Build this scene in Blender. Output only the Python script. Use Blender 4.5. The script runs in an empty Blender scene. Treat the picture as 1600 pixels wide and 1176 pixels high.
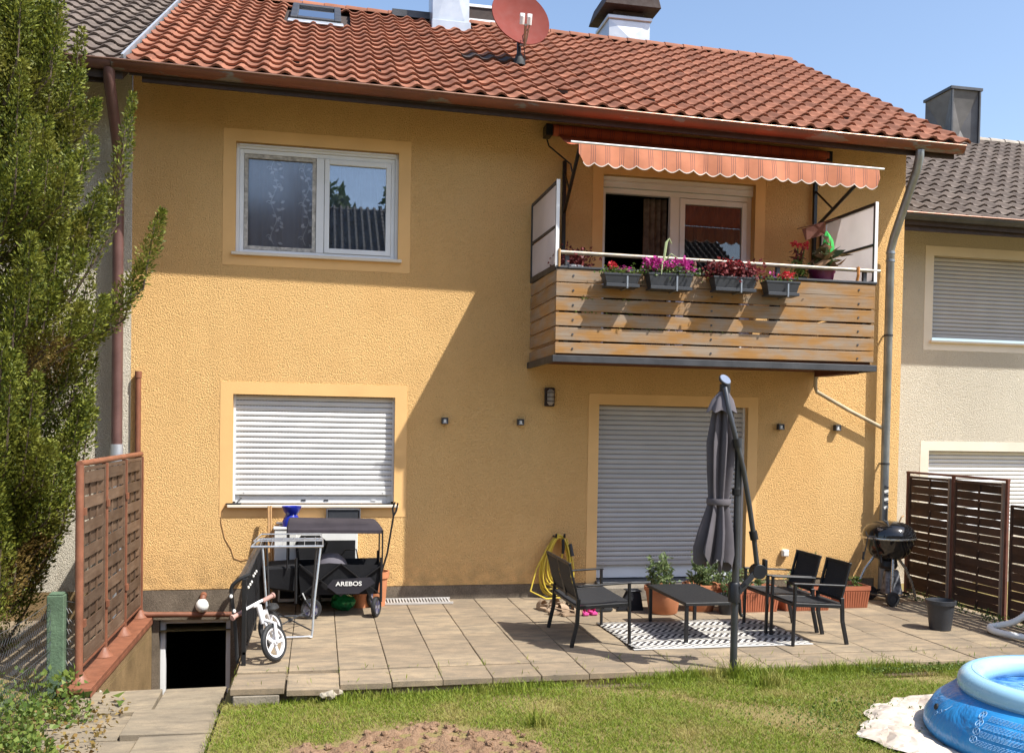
import bpy, math, random
import numpy as np
from mathutils import Vector, Matrix
random.seed(7); RNG = np.random.default_rng(11)
R_ = math.radians
S = bpy.context.scene; COL = S.collection

# ------------------------------------------------------------------ camera
YAW, PITCH, ROLL = R_(11.551), R_(-1.349), R_(0.955)
F_PX, CXP, CYP = 1479.2, 800.0, 704.2           # focal length and principal point in 1600 px photo pixels
CAM = Vector((0, -10.8, 1.974))
_f = Vector((math.sin(YAW)*math.cos(PITCH), math.cos(YAW)*math.cos(PITCH), math.sin(PITCH)))
_r0 = Vector((math.cos(YAW), -math.sin(YAW), 0)); _u0 = _r0.cross(_f)
_r = math.cos(ROLL)*_r0 + math.sin(ROLL)*_u0; _u = -math.sin(ROLL)*_r0 + math.cos(ROLL)*_u0
cd = bpy.data.cameras.new('camera'); cam = bpy.data.objects.new('camera', cd); COL.objects.link(cam)
m = Matrix.Identity(4)
for i, v in enumerate((_r, _u, -_f)):
    for k in range(3): m[k][i] = v[k]
m.translation = CAM; cam.matrix_world = m
cd.sensor_fit = 'HORIZONTAL'; cd.sensor_width = 36; cd.lens = F_PX/1600*36
cd.shift_y = (CYP-588)/1600; cd.clip_start = .05; cd.clip_end = 2000
S.camera = cam
# ------------------------------------------------------------------ sky, sun, exposure
SUN = Vector((.55, -.47, 1.0)).normalized()      # towards the sun
w = bpy.data.worlds.new('World'); S.world = w; w.use_nodes = True
nt = w.node_tree; nt.nodes.clear()
o_ = nt.nodes.new('ShaderNodeOutputWorld'); b_ = nt.nodes.new('ShaderNodeBackground'); k_ = nt.nodes.new('ShaderNodeTexSky')
k_.sky_type = 'NISHITA'; k_.sun_disc = False; k_.sun_elevation = math.asin(SUN.z); k_.sun_rotation = math.atan2(SUN.x, SUN.y)
k_.altitude = 300; k_.air_density = 1.0; k_.dust_density = 1.9; k_.ozone_density = 1.0
b_.inputs[1].default_value = .142
nt.links.new(k_.outputs[0], b_.inputs[0]); nt.links.new(b_.outputs[0], o_.inputs[0])
sd = bpy.data.lights.new('sun', 'SUN'); sd.energy = 4.2; sd.angle = R_(.53); sd.color = (1, .985, .925)
so = bpy.data.objects.new('sun', sd); COL.objects.link(so); so.location = SUN*60
so.rotation_euler = (-SUN).to_track_quat('-Z', 'Y').to_euler()
S.view_settings.view_transform = 'Standard'; S.view_settings.look = 'None'
S.view_settings.exposure = 0.80; S.view_settings.gamma = 1

# ------------------------------------------------------------------ helpers
def ray(x, y): return _f + _r*((x-CXP)/F_PX) - _u*((y-CYP)/F_PX)
def at(x, y, Y):                                  # photo pixel -> point on the plane at distance Y
    d = ray(x, y); return CAM + d*((Y-CAM.y)/d.y)
def atz(x, y, Z):
    d = ray(x, y); return CAM + d*((Z-CAM.z)/d.z)

class MB:
    def __init__(s): s.v = []; s.f = []
    def add(s, vs, fs):
        n = len(s.v); s.v += [tuple(p) for p in vs]; s.f += [tuple(i+n for i in q) for q in fs]; return s
    def box(s, x0, x1, y0, y1, z0, z1, M=None):
        vs = [Vector((x, y, z)) for z in (z0, z1) for y in (y0, y1) for x in (x0, x1)]
        if M is not None: vs = [M @ p for p in vs]
        return s.add(vs, [(0,2,3,1),(4,5,7,6),(0,1,5,4),(2,6,7,3),(0,4,6,2),(1,3,7,5)])
    def bar(s, a, b, w, h, up=(0,0,1)):           # box beam from a to b
        a, b = Vector(a), Vector(b); d = (b-a); L = d.length; d.normalize(); u = Vector(up)
        if abs(d.dot(u)) > .98: u = Vector((0,1,0))
        x = d.cross(u).normalized(); u = x.cross(d)
        vs = [a + d*t*L + x*i*w/2 + u*j*h/2 for t in (0, 1) for j in (-1, 1) for i in (-1, 1)]
        return s.add(vs, [(0,1,3,2),(4,6,7,5),(0,4,5,1),(2,3,7,6),(0,2,6,4),(1,5,7,3)])
    def tube(s, pts, r, n=8, cap=True, closed=False):
        P = [Vector(p) for p in pts]; k = len(P); rs = r if isinstance(r, (list, tuple)) else [r]*k
        vs = []; pu = None
        for i, p in enumerate(P):
            a = P[i-1] if i or closed else P[0]; c = P[(i+1) % k] if i < k-1 or closed else P[-1]
            t = (c-a); t = t.normalized() if t.length > 1e-9 else Vector((0,0,1))
            if pu is None:
                pu = Vector((0,0,1)) if abs(t.z) < .9 else Vector((1,0,0))
            x = t.cross(pu).normalized(); pu = x.cross(t).normalized()
            vs += [p + (x*math.cos(q)+pu*math.sin(q))*rs[i] for q in [2*math.pi*j/n for j in range(n)]]
        fs = []
        for i in range(k if closed else k-1):
            for j in range(n):
                a = i*n+j; b = i*n+(j+1) % n; i2 = (i+1) % k
                fs.append((a, b, i2*n+(j+1) % n, i2*n+j))
        if cap and not closed: fs += [tuple(range(n))[::-1], tuple((k-1)*n+j for j in range(n))]
        return s.add(vs, fs)
    def cyl(s, a, b, r, n=12, r2=None): return s.tube([a, b], [r, r if r2 is None else r2], n)
    def lathe(s, prof, c=(0,0,0), n=24, M=None, closed=False):
        c = Vector(c); vs = []; k = len(prof)
        for r, z in prof:
            for j in range(n):
                q = 2*math.pi*j/n; p = Vector((r*math.cos(q), r*math.sin(q), z))
                vs.append(c + (M @ p if M is not None else p))
        fs = [(i*n+j, i*n+(j+1) % n, ((i+1) % k)*n+(j+1) % n, ((i+1) % k)*n+j) for i in range(k if closed else k-1) for j in range(n)]
        return s.add(vs, fs)
    def prism(s, poly, d0, d1, ax):                # 2D outline extruded along axis ax (0=x: poly in y,z ; 1=y: poly in x,z ; 2=z: poly in x,y)
        def P(a, b, d): return ((d, a, b), (a, d, b), (a, b, d))[ax]
        n = len(poly); vs = [P(a, b, d0) for a, b in poly] + [P(a, b, d1) for a, b in poly]
        return s.add(vs, [tuple(range(n)), tuple(range(n, 2*n))[::-1]] + [(i, i+n, (i+1) % n+n, (i+1) % n) for i in range(n)])
    def mesh(s, name, off=None):
        me = bpy.data.meshes.new(name); o = off or Vector((0,0,0))
        me.from_pydata([(p[0]-o[0], p[1]-o[1], p[2]-o[2]) for p in s.v], [], s.f); me.update()
        fix_normals(me); return me
import bmesh
def fix_normals(me):
    b = bmesh.new(); b.from_mesh(me); bmesh.ops.recalc_face_normals(b, faces=b.faces); b.to_mesh(me); b.free()
def wloc(o):
    v = Vector((0,0,0))
    while o is not None: v += o.location; o = o.parent
    return v
def link(name, me, mat, parent=None, loc=None):
    o = bpy.data.objects.new(name, me); COL.objects.link(o)
    if mat is not None and not me.materials: me.materials.append(mat)
    if parent is not None: o.parent = parent
    return o
def smooth(me, ang=38):
    me.polygons.foreach_set('use_smooth', [True]*len(me.polygons)); me.set_sharp_from_angle(angle=R_(ang))
def part(name, mb, mat, parent, sm=False, bev=0, label=None, kind=None):   # geometry given in world coordinates
    off = wloc(parent); me = mb.mesh(name, off)
    if sm: smooth(me)
    o = link(name, me, mat, parent)
    if bev: bevel(o, bev)
    if label: o['label'] = label
    if kind: o['kind'] = kind
    return o
def bevel(o, w, seg=1):
    b = o.modifiers.new('bevel', 'BEVEL'); b.width = w; b.segments = seg; b.limit_method = 'ANGLE'; b.angle_limit = R_(40)
def inst(name, me, parent, M, mat=None, bev=0):                 # a copy of a shared mesh at world matrix M
    o = link(name, me, mat, parent); o.matrix_basis = Matrix.Translation(-wloc(parent)) @ M
    if bev: bevel(o, bev)
    return o
def tag(o, label, cat, group=None):
    o['label'] = label; o['category'] = cat
    if group: o['group'] = group
    return o
def thing(name, label, cat, loc=(0,0,0), group=None):
    o = bpy.data.objects.new(name, None); COL.objects.link(o); o.location = loc; o.empty_display_size = .2
    return tag(o, label, cat, group)
def solo(name, mb, mat, label, cat, loc, group=None, sm=False, bev=0):
    me = mb.mesh(name, Vector(loc)); 
    if sm: smooth(me)
    o = link(name, me, mat); o.location = loc
    if bev: bevel(o, bev)
    return tag(o, label, cat, group)
def struct(name, mb, mat, kind='structure', sm=False):
    me = mb.mesh(name)
    if sm: smooth(me)
    o = link(name, me, mat); o['kind'] = kind; return o
def quads_mesh(name, V, tri=False):               # V: (n,4,3) array (or n,3,3)
    V = np.asarray(V, dtype=np.float32); n, k = V.shape[0], V.shape[1]
    me = bpy.data.meshes.new(name); me.vertices.add(n*k); me.vertices.foreach_set('co', V.reshape(-1))
    me.loops.add(n*k); me.loops.foreach_set('vertex_index', np.arange(n*k, dtype=np.int32))
    me.polygons.add(n); me.polygons.foreach_set('loop_start', np.arange(0, n*k, k, dtype=np.int32))
    me.polygons.foreach_set('loop_total', np.full(n, k, dtype=np.int32)); me.update(); me.validate(); return me
def leaves(P, D, L, W, fold=.25):                 # leaf rhombs: points, directions, lengths, widths
    P = np.asarray(P, float); n = len(P); D = np.asarray(D, float); D = D/np.linalg.norm(D, axis=1, keepdims=True)
    A = RNG.normal(size=(n, 3)); S_ = np.cross(D, A); S_ /= np.linalg.norm(S_, axis=1, keepdims=True)+1e-9
    N = np.cross(S_, D); L = np.broadcast_to(L, (n,))[:, None]; W = np.broadcast_to(W, (n,))[:, None]
    m_ = P + D*L*.45 + N*W*fold
    return np.stack([P, m_+S_*W*.5, P+D*L, m_-S_*W*.5], 1)
def leafpart(name, V, mat, parent, label=None, kind=None):
    off = np.array(wloc(parent)); me = quads_mesh(name, np.asarray(V)-off); o = link(name, me, mat, parent)
    if label: o['label'] = label
    if kind: o['kind'] = kind
    return o

# ------------------------------------------------------------------ materials
def lin(c): return tuple(((x/255)/12.92 if x/255 <= .04045 else ((x/255+.055)/1.055)**2.4) for x in c)
class NT:
    def __init__(s, name):
        s.m = bpy.data.materials.new(name); s.m.use_nodes = True; s.t = s.m.node_tree; s.n = s.t.nodes
        s.p = s.n['Principled BSDF']; s.out = s.n['Material Output']; s._pos = None
    def new(s, t, **k):
        x = s.n.new(t)
        for a, b in k.items(): setattr(x, a, b)
        return x
    def lk(s, a, b): s.t.links.new(a, b)
    def pos(s):
        if s._pos is None: s._pos = s.new('ShaderNodeNewGeometry')
        return s._pos.outputs['Position']
    def mapped(s, scale=(1,1,1), src=None, rot=(0,0,0)):
        x = s.new('ShaderNodeMapping'); x.inputs['Scale'].default_value = scale; x.inputs['Rotation'].default_value = rot
        s.lk(src or s.pos(), x.inputs[0]); return x.outputs[0]
    def noise(s, scale, detail=3, vec=None, rough=.55, dist=0):
        x = s.new('ShaderNodeTexNoise'); x.inputs['Scale'].default_value = scale; x.inputs['Detail'].default_value = detail
        x.inputs['Roughness'].default_value = rough; x.inputs['Distortion'].default_value = dist
        s.lk(vec or s.pos(), x.inputs['Vector']); return x.outputs[0]
    def math(s, op, a, b=0., c=0.):
        x = s.new('ShaderNodeMath', operation=op)
        for i, v in enumerate((a, b, c)):
            if isinstance(v, (int, float)): x.inputs[i].default_value = v
            else: s.lk(v, x.inputs[i])
        return x.outputs[0]
    def ramp(s, fac, a, b, ca=0., cb=1.):
        x = s.new('ShaderNodeMapRange'); x.inputs[1].default_value = a; x.inputs[2].default_value = b
        x.inputs[3].default_value = ca; x.inputs[4].default_value = cb; s.lk(fac, x.inputs[0]); return x.outputs[0]
    def mix(s, fac, a, b, mode='MIX'):
        x = s.new('ShaderNodeMix', data_type='RGBA', blend_type=mode)
        if isinstance(fac, (int, float)): x.inputs[0].default_value = fac
        else: s.lk(fac, x.inputs[0])
        for i, v in ((6, a), (7, b)):
            if isinstance(v, (tuple, list)): x.inputs[i].default_value = (*v, 1)
            else: s.lk(v, x.inputs[i])
        return x.outputs[2]
    def sep(s, v=None):
        x = s.new('ShaderNodeSeparateXYZ'); s.lk(v or s.pos(), x.inputs[0]); return x.outputs
    def base(s, c):
        if isinstance(c, (tuple, list)): s.p.inputs['Base Color'].default_value = (*c, 1)
        else: s.lk(c, s.p.inputs['Base Color'])
    def rough(s, r):
        if isinstance(r, (int, float)): s.p.inputs['Roughness'].default_value = r
        else: s.lk(r, s.p.inputs['Roughness'])
    def bump(s, h, dist=.01, strength=1., prev=None):
        x = s.new('ShaderNodeBump'); x.inputs['Distance'].default_value = dist; x.inputs['Strength'].default_value = strength
        s.lk(h, x.inputs['Height'])
        if prev is not None: s.lk(prev, x.inputs['Normal'])
        s.lk(x.outputs[0], s.p.inputs['Normal']); return x.outputs[0]
    def rand(s):
        a = s.new('ShaderNodeObjectInfo').outputs['Random']
        if s._pos is None: s.pos()
        b = s._pos.outputs['Random Per Island']
        return s.math('FRACT', s.math('ADD', a, b))
    def set(s, **k):
        for a, b in k.items(): s.p.inputs[a.replace('_', ' ')].default_value = b
        return s.m
def mul(c, k): return tuple(min(1, x*k) for x in c)
def plain(name, c, rough=.6, metal=0., var=.18, scale=6., bump=0., bscale=80., spec=.5, rnd=0., fine=0.):
    t = NT(name); a = t.ramp(t.noise(scale, 5), .3, .7); col = t.mix(a, mul(c, 1-var), mul(c, 1+var))
    if rnd: col = t.mix(t.rand(), t.mix(1., col, (1-rnd,)*3, 'MULTIPLY'), t.mix(1., col, (1+rnd,)*3, 'MULTIPLY'))
    if fine: col = t.mix(t.ramp(t.noise(120, 3), .35, .65), t.mix(1., col, (1-fine,)*3, 'MULTIPLY'), col)
    t.base(col); t.p.inputs['Metallic'].default_value = metal; t.p.inputs['Specular IOR Level'].default_value = spec
    t.rough(t.ramp(t.noise(scale*3, 4), .3, .7, max(0, rough-.08), min(1, rough+.08)))
    if bump: t.bump(t.noise(bscale, 4), bump, 1.)
    return t.m
def stucco(name, c, c2, g=1.):
    t = NT(name); n1 = t.noise(.55, 5, t.mapped((1, 1, .6))); n2 = t.noise(70, 3)
    col = t.mix(t.ramp(n1, .35, .68), c, c2)
    pt = t.noise(1.1, 2, t.mapped((1.2, 1, .8)), .4); col = t.mix(t.ramp(pt, .56, .60, 0, .22), col, mul(c, 1.12))      # lighter repair patches
    sp = t.math('MULTIPLY', t.ramp(t.sep()[2], .16, .62, 1, 0), t.ramp(t.noise(7, 6), .38, .7)); col = t.mix(t.math('MULTIPLY', sp, .5), col, (.20, .13, .07))   # splash dirt above the plinth
    z = t.noise(2.2, 4, t.mapped((2.2, 2.2, .22)))                      # faint rain streaks
    col = t.mix(t.ramp(z, .54, .78, 0, .18), col, mul(c2, .72))
    v = t.new('ShaderNodeTexVoronoi', feature='SMOOTH_F1'); v.inputs['Scale'].default_value = 105; v.inputs['Smoothness'].default_value = .6
    wv = t.new('ShaderNodeVectorMath', operation='ADD'); t.lk(t.mapped((1,1,1.25)), wv.inputs[0])
    nz = t.new('ShaderNodeTexNoise'); nz.inputs['Scale'].default_value = 70; t.lk(t.pos(), nz.inputs[0])
    sc = t.new('ShaderNodeVectorMath', operation='SCALE'); t.lk(nz.outputs[1], sc.inputs[0]); sc.inputs['Scale'].default_value = .018
    t.lk(sc.outputs[0], wv.inputs[1]); t.lk(wv.outputs[0], v.inputs['Vector'])
    h = t.math('ADD', t.math('MULTIPLY', v.outputs[0], -1.1), t.math('MULTIPLY', t.noise(60, 4), .9))
    col = t.mix(t.ramp(v.outputs[0], .55, .92, 0, .4), col, mul(c2, .55))
    t.base(col); t.rough(.92); t.p.inputs['Specular IOR Level'].default_value = .142
    t.bump(h, .016*g, .9); return t.m
def wood(name, c, c2, axis=0, rnd=.25, rough=.75, grain=1.):
    t = NT(name); sc = [26., 26., 26.]; sc[axis] = 1.3
    g = t.noise(1.6, 6, t.mapped(tuple(sc)), .65); a = t.noise(1.5, 4, t.mapped(tuple(2. if i == axis else 5. for i in range(3))))
    col = t.mix(t.ramp(a, .38, .62), c, c2); col = t.mix(t.ramp(g, .3, .7, 0, .55*grain), col, mul(c, .45))
    col = t.mix(t.rand(), t.mix(1., col, (1-rnd,)*3, 'MULTIPLY'), t.mix(1., col, (1+rnd*.6,)*3, 'MULTIPLY'))
    t.base(col); t.rough(rough); t.p.inputs['Specular IOR Level'].default_value = .3; t.bump(g, .002, .8); return t.m
def tilemat(name, c, lichen):
    t = NT(name); a = t.ramp(t.noise(3, 5), .3, .7); col = t.mix(a, mul(c, .78), mul(c, 1.15))
    col = t.mix(t.rand(), t.mix(1., col, (.78, .76, .76), 'MULTIPLY'), t.mix(1., col, (1.15, 1.15, 1.15), 'MULTIPLY'))
    col = t.mix(t.ramp(t.noise(26, 6, None, .7), .56, .72, 0, .6), col, lichen)
    t.base(col); t.rough(.8); t.p.inputs['Specular IOR Level'].default_value = .3; t.bump(t.noise(90, 4), .003, .7); return t.m
def leafmat(name, c, c2, trans=.25, c3=None):
    t = NT(name); col = t.mix(t.rand(), c, c2)
    if c3: col = t.mix(t.ramp(t.noise(2.6, 3), .5, .72), col, c3)
    t.base(col); t.rough(.55); t.p.inputs['Specular IOR Level'].default_value = .35
    tr = t.new('ShaderNodeBsdfTranslucent'); t.lk(col, tr.inputs[0]); mx = t.new('ShaderNodeMixShader'); mx.inputs[0].default_value = trans
    t.lk(t.p.outputs[0], mx.inputs[1]); t.lk(tr.outputs[0], mx.inputs[2]); t.lk(mx.outputs[0], t.out.inputs[0]); return t.m
def glassmat(name, refl=.22, tint=(.8,.85,.9), rough=.01):
    t = NT(name); t.n.remove(t.p); g = t.new('ShaderNodeBsdfGlossy'); g.inputs['Roughness'].default_value = rough
    g.inputs['Color'].default_value = (.95,.97,1,1); tr = t.new('ShaderNodeBsdfTransparent'); tr.inputs[0].default_value = (*tint, 1)
    fr = t.new('ShaderNodeFresnel'); fr.inputs[0].default_value = 1.5
    mx = t.new('ShaderNodeMixShader'); t.lk(t.math('ADD', fr.outputs[0], refl), mx.inputs[0])
    t.lk(tr.outputs[0], mx.inputs[1]); t.lk(g.outputs[0], mx.inputs[2]); t.lk(mx.outputs[0], t.out.inputs[0]); return t.m
def cloth(name, c, trans=.3, var=.1, scale=4., stripes=None):
    t = NT(name); col = t.mix(t.ramp(t.noise(scale, 4), .3, .7), mul(c, 1-var), mul(c, 1+var))
    if stripes:                                                       # (period, [(start,width)...], colour) along x
        per, lst, sc = stripes; u = t.math('FRACT', t.math('DIVIDE', t.math('ADD', t.sep()[0], 20.), per))
        for a, wd in lst:
            k = t.math('MULTIPLY', t.math('GREATER_THAN', u, a), t.math('LESS_THAN', u, a+wd)); col = t.mix(t.math('MULTIPLY', k, .7), col, sc)
    t.base(col); t.rough(.9); t.p.inputs['Specular IOR Level'].default_value = .15; t.bump(t.noise(14, 4), .004, .5)
    if trans:
        tr = t.new('ShaderNodeBsdfTranslucent'); t.lk(col, tr.inputs[0]); mx = t.new('ShaderNodeMixShader'); mx.inputs[0].default_value = trans
        t.lk(t.p.outputs[0], mx.inputs[1]); t.lk(tr.outputs[0], mx.inputs[2]); t.lk(mx.outputs[0], t.out.inputs[0])
    return t.m

M_ = {}
M_['yellow'] = stucco('stucco_yellow', (.87, .55, .235), (.83, .49, .195))
M_['trim'] = plain('trim_plaster', (.785, .475, .20), .9, var=.07, scale=2, bump=.0015, bscale=60, spec=.15)
M_['white_st'] = stucco('stucco_cream', (.71, .64, .52), (.63, .56, .45))
M_['trim_w'] = plain('trim_cream', (.72, .64, .53), .9, var=.06, scale=2, bump=.0015, bscale=60, spec=.15)
M_['plinth'] = plain('plinth_plaster', (.33, .22, .11), .95, var=.25, scale=3, bump=.008, bscale=90, spec=.1, fine=.5)
M_['plinth_g'] = plain('plinth_grey', (.20, .16, .12), .95, var=.3, scale=3, bump=.006, bscale=90, spec=.1, fine=.4)
M_['tile'] = tilemat('clay_tile', (.27, .106, .060), (.15, .10, .072))
M_['tile_dark'] = tilemat('brown_tile', (.145, .112, .092), (.26, .24, .20))
M_['deck'] = plain('roof_deck', (.05, .035, .03), .95)
M_['darkwood'] = plain('dark_stained_wood', (.035, .018, .013), .7, var=.3)
M_['redwood'] = plain('red_stained_wood', (.10, .028, .012), .7, var=.3)
def guttermat():
    t = NT('painted_copper_gutter'); n = t.noise(2.2, 5, t.mapped((1.1, 3, 3)), .6); n2 = t.noise(30, 4)
    col = t.mix(t.ramp(t.noise(1.2, 3), .35, .65), (.12, .045, .026), (.21, .062, .028)); col = t.mix(t.ramp(n, .56, .60, 0, .85), col, (.16, .15, .13)); col = t.mix(t.ramp(n2, .5, .8, 0, .5), col, (.12, .05, .03))
    t.base(col); t.rough(.45); t.p.inputs['Metallic'].default_value = .25; t.bump(n, .003, .5); return t.m
M_['gutter'] = guttermat()
M_['zinc'] = plain('zinc_sheet', (.30, .32, .34), .42, .75, .2, 5)
M_['zinc_dark'] = plain('dark_zinc', (.07, .07, .075), .5, .5, .25, 4)
M_['zinc_light'] = plain('bright_sheet_metal', (.50, .52, .56), .38, .45, .08, 3)
M_['chim_dark'] = plain('slate_sheet_metal', (.13, .12, .115), .55, .3, .25, 3, rnd=.15)
M_['pipe_brown'] = plain('brown_downpipe', (.15, .075, .065), .5, .1, .2, 4)
M_['red_metal'] = plain('red_brown_painted_steel', (.215, .08, .042), .6, .0, .25, 7, .001, 60, rnd=.1)
M_['rust_metal'] = plain('dark_rust_red_steel', (.15, .05, .03), .65, 0, .3, 9)
M_['upvc'] = plain('white_upvc', (.78, .78, .78), .4, 0, .05, 3)
M_['slat_grey'] = plain('grey_shutter_slat', (.45, .43, .42), .5, 0, .06, 3, rnd=.04)
M_['slat'] = plain('shutter_slat', (.70, .69, .68), .5, 0, .05, 3, rnd=.03)
def slotmat():
    t = NT('shutter_slots'); u = t.math('FRACT', t.math('DIVIDE', t.math('ADD', t.sep()[0], 20.), .034))
    t.base(t.mix(t.math('LESS_THAN', u, .62), (.42, .41, .40), (.015, .015, .015))); t.rough(.8); return t.m
M_['slots'] = slotmat()
M_['board'] = wood('weathered_balcony_board', (.40, .20, .06), (.33, .26, .195), 0, .12)
M_['board_y'] = wood('weathered_side_board', (.42, .24, .10), (.36, .29, .23), 1, .15)
M_['weave'] = wood('woven_fence_slat', (.18, .115, .075), (.12, .068, .04), 1, .35)
M_['weave_dark'] = wood('dark_woven_fence_slat', (.105, .055, .035), (.07, .042, .03), 1, .35)
M_['black'] = plain('black_powder_coat', (.014, .014, .016), .42, .2, .2, 8)
M_['mesh_fab'] = plain('black_textilene', (.017, .017, .019), .75, 0, .15, 30, .0008, 900)
M_['black_rub'] = plain('black_rubber', (.02, .02, .021), .7, 0, .2, 20)
M_['black_fab'] = cloth('black_canvas', (.016, .016, .018), 0, .25, 6)
M_['grey_fab'] = cloth('grey_canvas', (.125, .112, .122), 0, .1, 5)
M_['umb_pole'] = plain('anthracite_tube', (.075, .078, .085), .38, .55, .1, 5)
M_['enamel'] = plain('black_enamel', (.008, .008, .009), .09, 0, .1, 5, spec=.7)
M_['chrome'] = plain('brushed_steel', (.55, .55, .56), .28, .95, .1, 9)
M_['alu'] = plain('aluminium_tube', (.62, .63, .64), .35, .85, .1, 9)
M_['terracotta'] = plain('terracotta', (.52, .20, .09), .85, 0, .18, 5, .001, 60, rnd=.12)
M_['terracotta_pl'] = plain('terracotta_plastic', (.42, .135, .065), .6, 0, .12, 5, rnd=.1)
M_['soil'] = plain('potting_soil', (.035, .022, .014), 1, 0, .4, 30, .01, 60)
M_['anthr_pl'] = plain('anthracite_plastic', (.035, .037, .043), .5, 0, .12, 8)
M_['plum'] = plain('plum_plastic', (.13, .012, .055), .35, 0, .1, 6)
M_['blue_glaze'] = plain('blue_glaze', (.018, .03, .30), .15, 0, .15, 6)
M_['white_pl'] = plain('white_plastic', (.76, .75, .72), .45, 0, .06, 6)
M_['yellow_hose'] = plain('yellow_rubber_hose', (.62, .45, .05), .5, 0, .12, 8)
M_['dish'] = plain('brick_red_dish_paint', (.19, .042, .032), .8, 0, .07, 4, spec=.2)
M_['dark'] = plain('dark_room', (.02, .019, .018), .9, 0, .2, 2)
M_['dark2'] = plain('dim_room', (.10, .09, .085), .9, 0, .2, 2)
M_['glass'] = glassmat('window_glass', .14); M_['glass_dark'] = glassmat('door_glass', .03, (.7,.7,.7))
M_['glass_dim'] = glassmat('screened_glass', .05, (.9,.9,.92), .10)
M_['skyglass'] = glassmat('skylight_glass', .35)
M_['bulb'] = plain('opal_glass', (.82, .80, .76), .25, 0, .03, 4)
M_['translucent'] = cloth('fibreglass_panel', (.82, .78, .77), .62, .06, 2)
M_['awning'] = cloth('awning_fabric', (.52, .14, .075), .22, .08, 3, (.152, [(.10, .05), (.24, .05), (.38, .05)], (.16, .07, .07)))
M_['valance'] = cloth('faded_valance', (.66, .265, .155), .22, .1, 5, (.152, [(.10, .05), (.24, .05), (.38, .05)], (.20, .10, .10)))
M_['awning_hem'] = cloth('awning_hem', (.72, .60, .52), .2)
M_['curtain'] = cloth('net_curtain', (.50, .49, .52), .4, .12, 3)
M_['lace'] = plain('lace_motif', (.80, .80, .82), .9)
M_['room_curtain'] = cloth('patterned_curtain', (.20, .16, .13), .2, .4, 14)
M_['handrail'] = plain('weathered_galvanised_rail', (.36, .31, .25), .5, .4, .3, 12)
M_['green_conc'] = plain('green_painted_concrete', (.11, .17, .10), .9, 0, .3, 6, .006, 40, fine=.3)
M_['wire'] = plain('galvanised_wire', (.16, .16, .165), .5, .6)
M_['bike'] = plain('white_bike_paint', (.78, .76, .76), .3, 0, .04, 6)
M_['grip'] = plain('dusty_pink_grip', (.42, .24, .20), .8)
M_['green_cloth'] = cloth('green_cloth', (.10, .62, .16), .3)
M_['pink_cloth'] = cloth('faded_pink_cloth', (.30, .15, .12), .3)
M_['stone'] = plain('rubble', (.36, .31, .24), .95, 0, .25, 8, .01, 30)
M_['purple'] = plain('navy_hub', (.05, .05, .12), .5)
M_['lightwood'] = plain('bare_wood_pole', (.42, .24, .10), .7, 0, .2, 9)
def slabmat(name, c, c2):
    t = NT(name); col = t.mix(t.ramp(t.noise(3.2, 6, t.mapped((1, 1.6, 1)), .62), .34, .66), c, c2)
    col = t.mix(t.rand(), t.mix(1., col, (.84, .83, .83), 'MULTIPLY'), t.mix(1., col, (1.1, 1.1, 1.08), 'MULTIPLY'))
    col = t.mix(t.ramp(t.noise(150, 3, None, .7), .42, .72, 0, .6), col, mul(c2, .55))
    col = t.mix(t.ramp(t.noise(5, 6, t.mapped((.7, 2.2, 1)), .72), .44, .64, 0, .75), col, (.165, .135, .10))
    t.base(col); t.rough(.9); t.p.inputs['Specular IOR Level'].default_value = .2; t.bump(t.noise(110, 4), .003, .8); return t.m
M_['slab'] = slabmat('concrete_slab', (.40, .30, .195), (.255, .20, .14))
M_['path'] = slabmat('weathered_path_slab', (.37, .295, .20), (.26, .215, .155))
M_['darktile'] = plain('darker_tile', (.05, .032, .028), .8)  # dark colour of three single roof tiles by the dish
M_['joint'] = plain('sandy_joint', (.22, .17, .11), 1, 0, .4, 20)
M_['concrete'] = plain('rough_concrete', (.25, .21, .16), .95, 0, .25, 5, .006, 40, fine=.3)
def soilmat():
    t = NT('dry_garden_soil'); col = t.mix(t.ramp(t.noise(5, 6), .35, .65), (.31, .195, .12), (.21, .125, .075)); col = t.mix(t.ramp(t.noise(60, 4), .5, .8, 0, .6), col, (.42, .29, .19))
    t.base(col); t.rough(1.); t.p.inputs['Specular IOR Level'].default_value = .1; t.bump(t.noise(70, 5), .02, 1.); return t.m
M_['earth'] = soilmat()
def groundmat():
    t = NT('lawn_ground'); col = t.mix(t.ramp(t.noise(4, 6), .35, .65), (.25, .18, .085), (.22, .185, .07)); t.base(col); t.rough(1.); t.p.inputs['Specular IOR Level'].default_value = .1
    t.bump(t.noise(40, 4), .02, 1.); return t.m
M_['ground'] = groundmat()
M_['grass'] = leafmat('grass_blade', (.135, .21, .017), (.29, .32, .042), .3, (.37, .31, .10))
M_['conifer'] = leafmat('conifer_spray', (.032, .058, .008), (.29, .31, .045), .25, (.25, .23, .04))
M_['brown_leaf'] = leafmat('withered_spray', (.22, .13, .04), (.30, .22, .06), .2)
M_['bark'] = plain('bark', (.10, .07, .05), .95, 0, .3, 9, .01, 40)
M_['weed'] = leafmat('weed_leaf', (.07, .125, .02), (.20, .25, .05), .3)
M_['tomato'] = leafmat('tomato_leaf', (.11, .165, .06), (.20, .24, .10), .3)
M_['geran'] = leafmat('geranium_leaf', (.05, .10, .02), (.13, .18, .04), .3)
M_['magenta'] = leafmat('magenta_petal', (.42, .02, .20), (.62, .07, .38), .3)
M_['redpetal'] = leafmat('red_petal', (.50, .015, .03), (.65, .06, .07), .3)
M_['coleus'] = leafmat('dark_red_leaf', (.09, .012, .015), (.26, .05, .05), .25)
M_['bigleaf'] = leafmat('variegated_leaf', (.03, .06, .02), (.30, .16, .08), .25)

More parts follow.
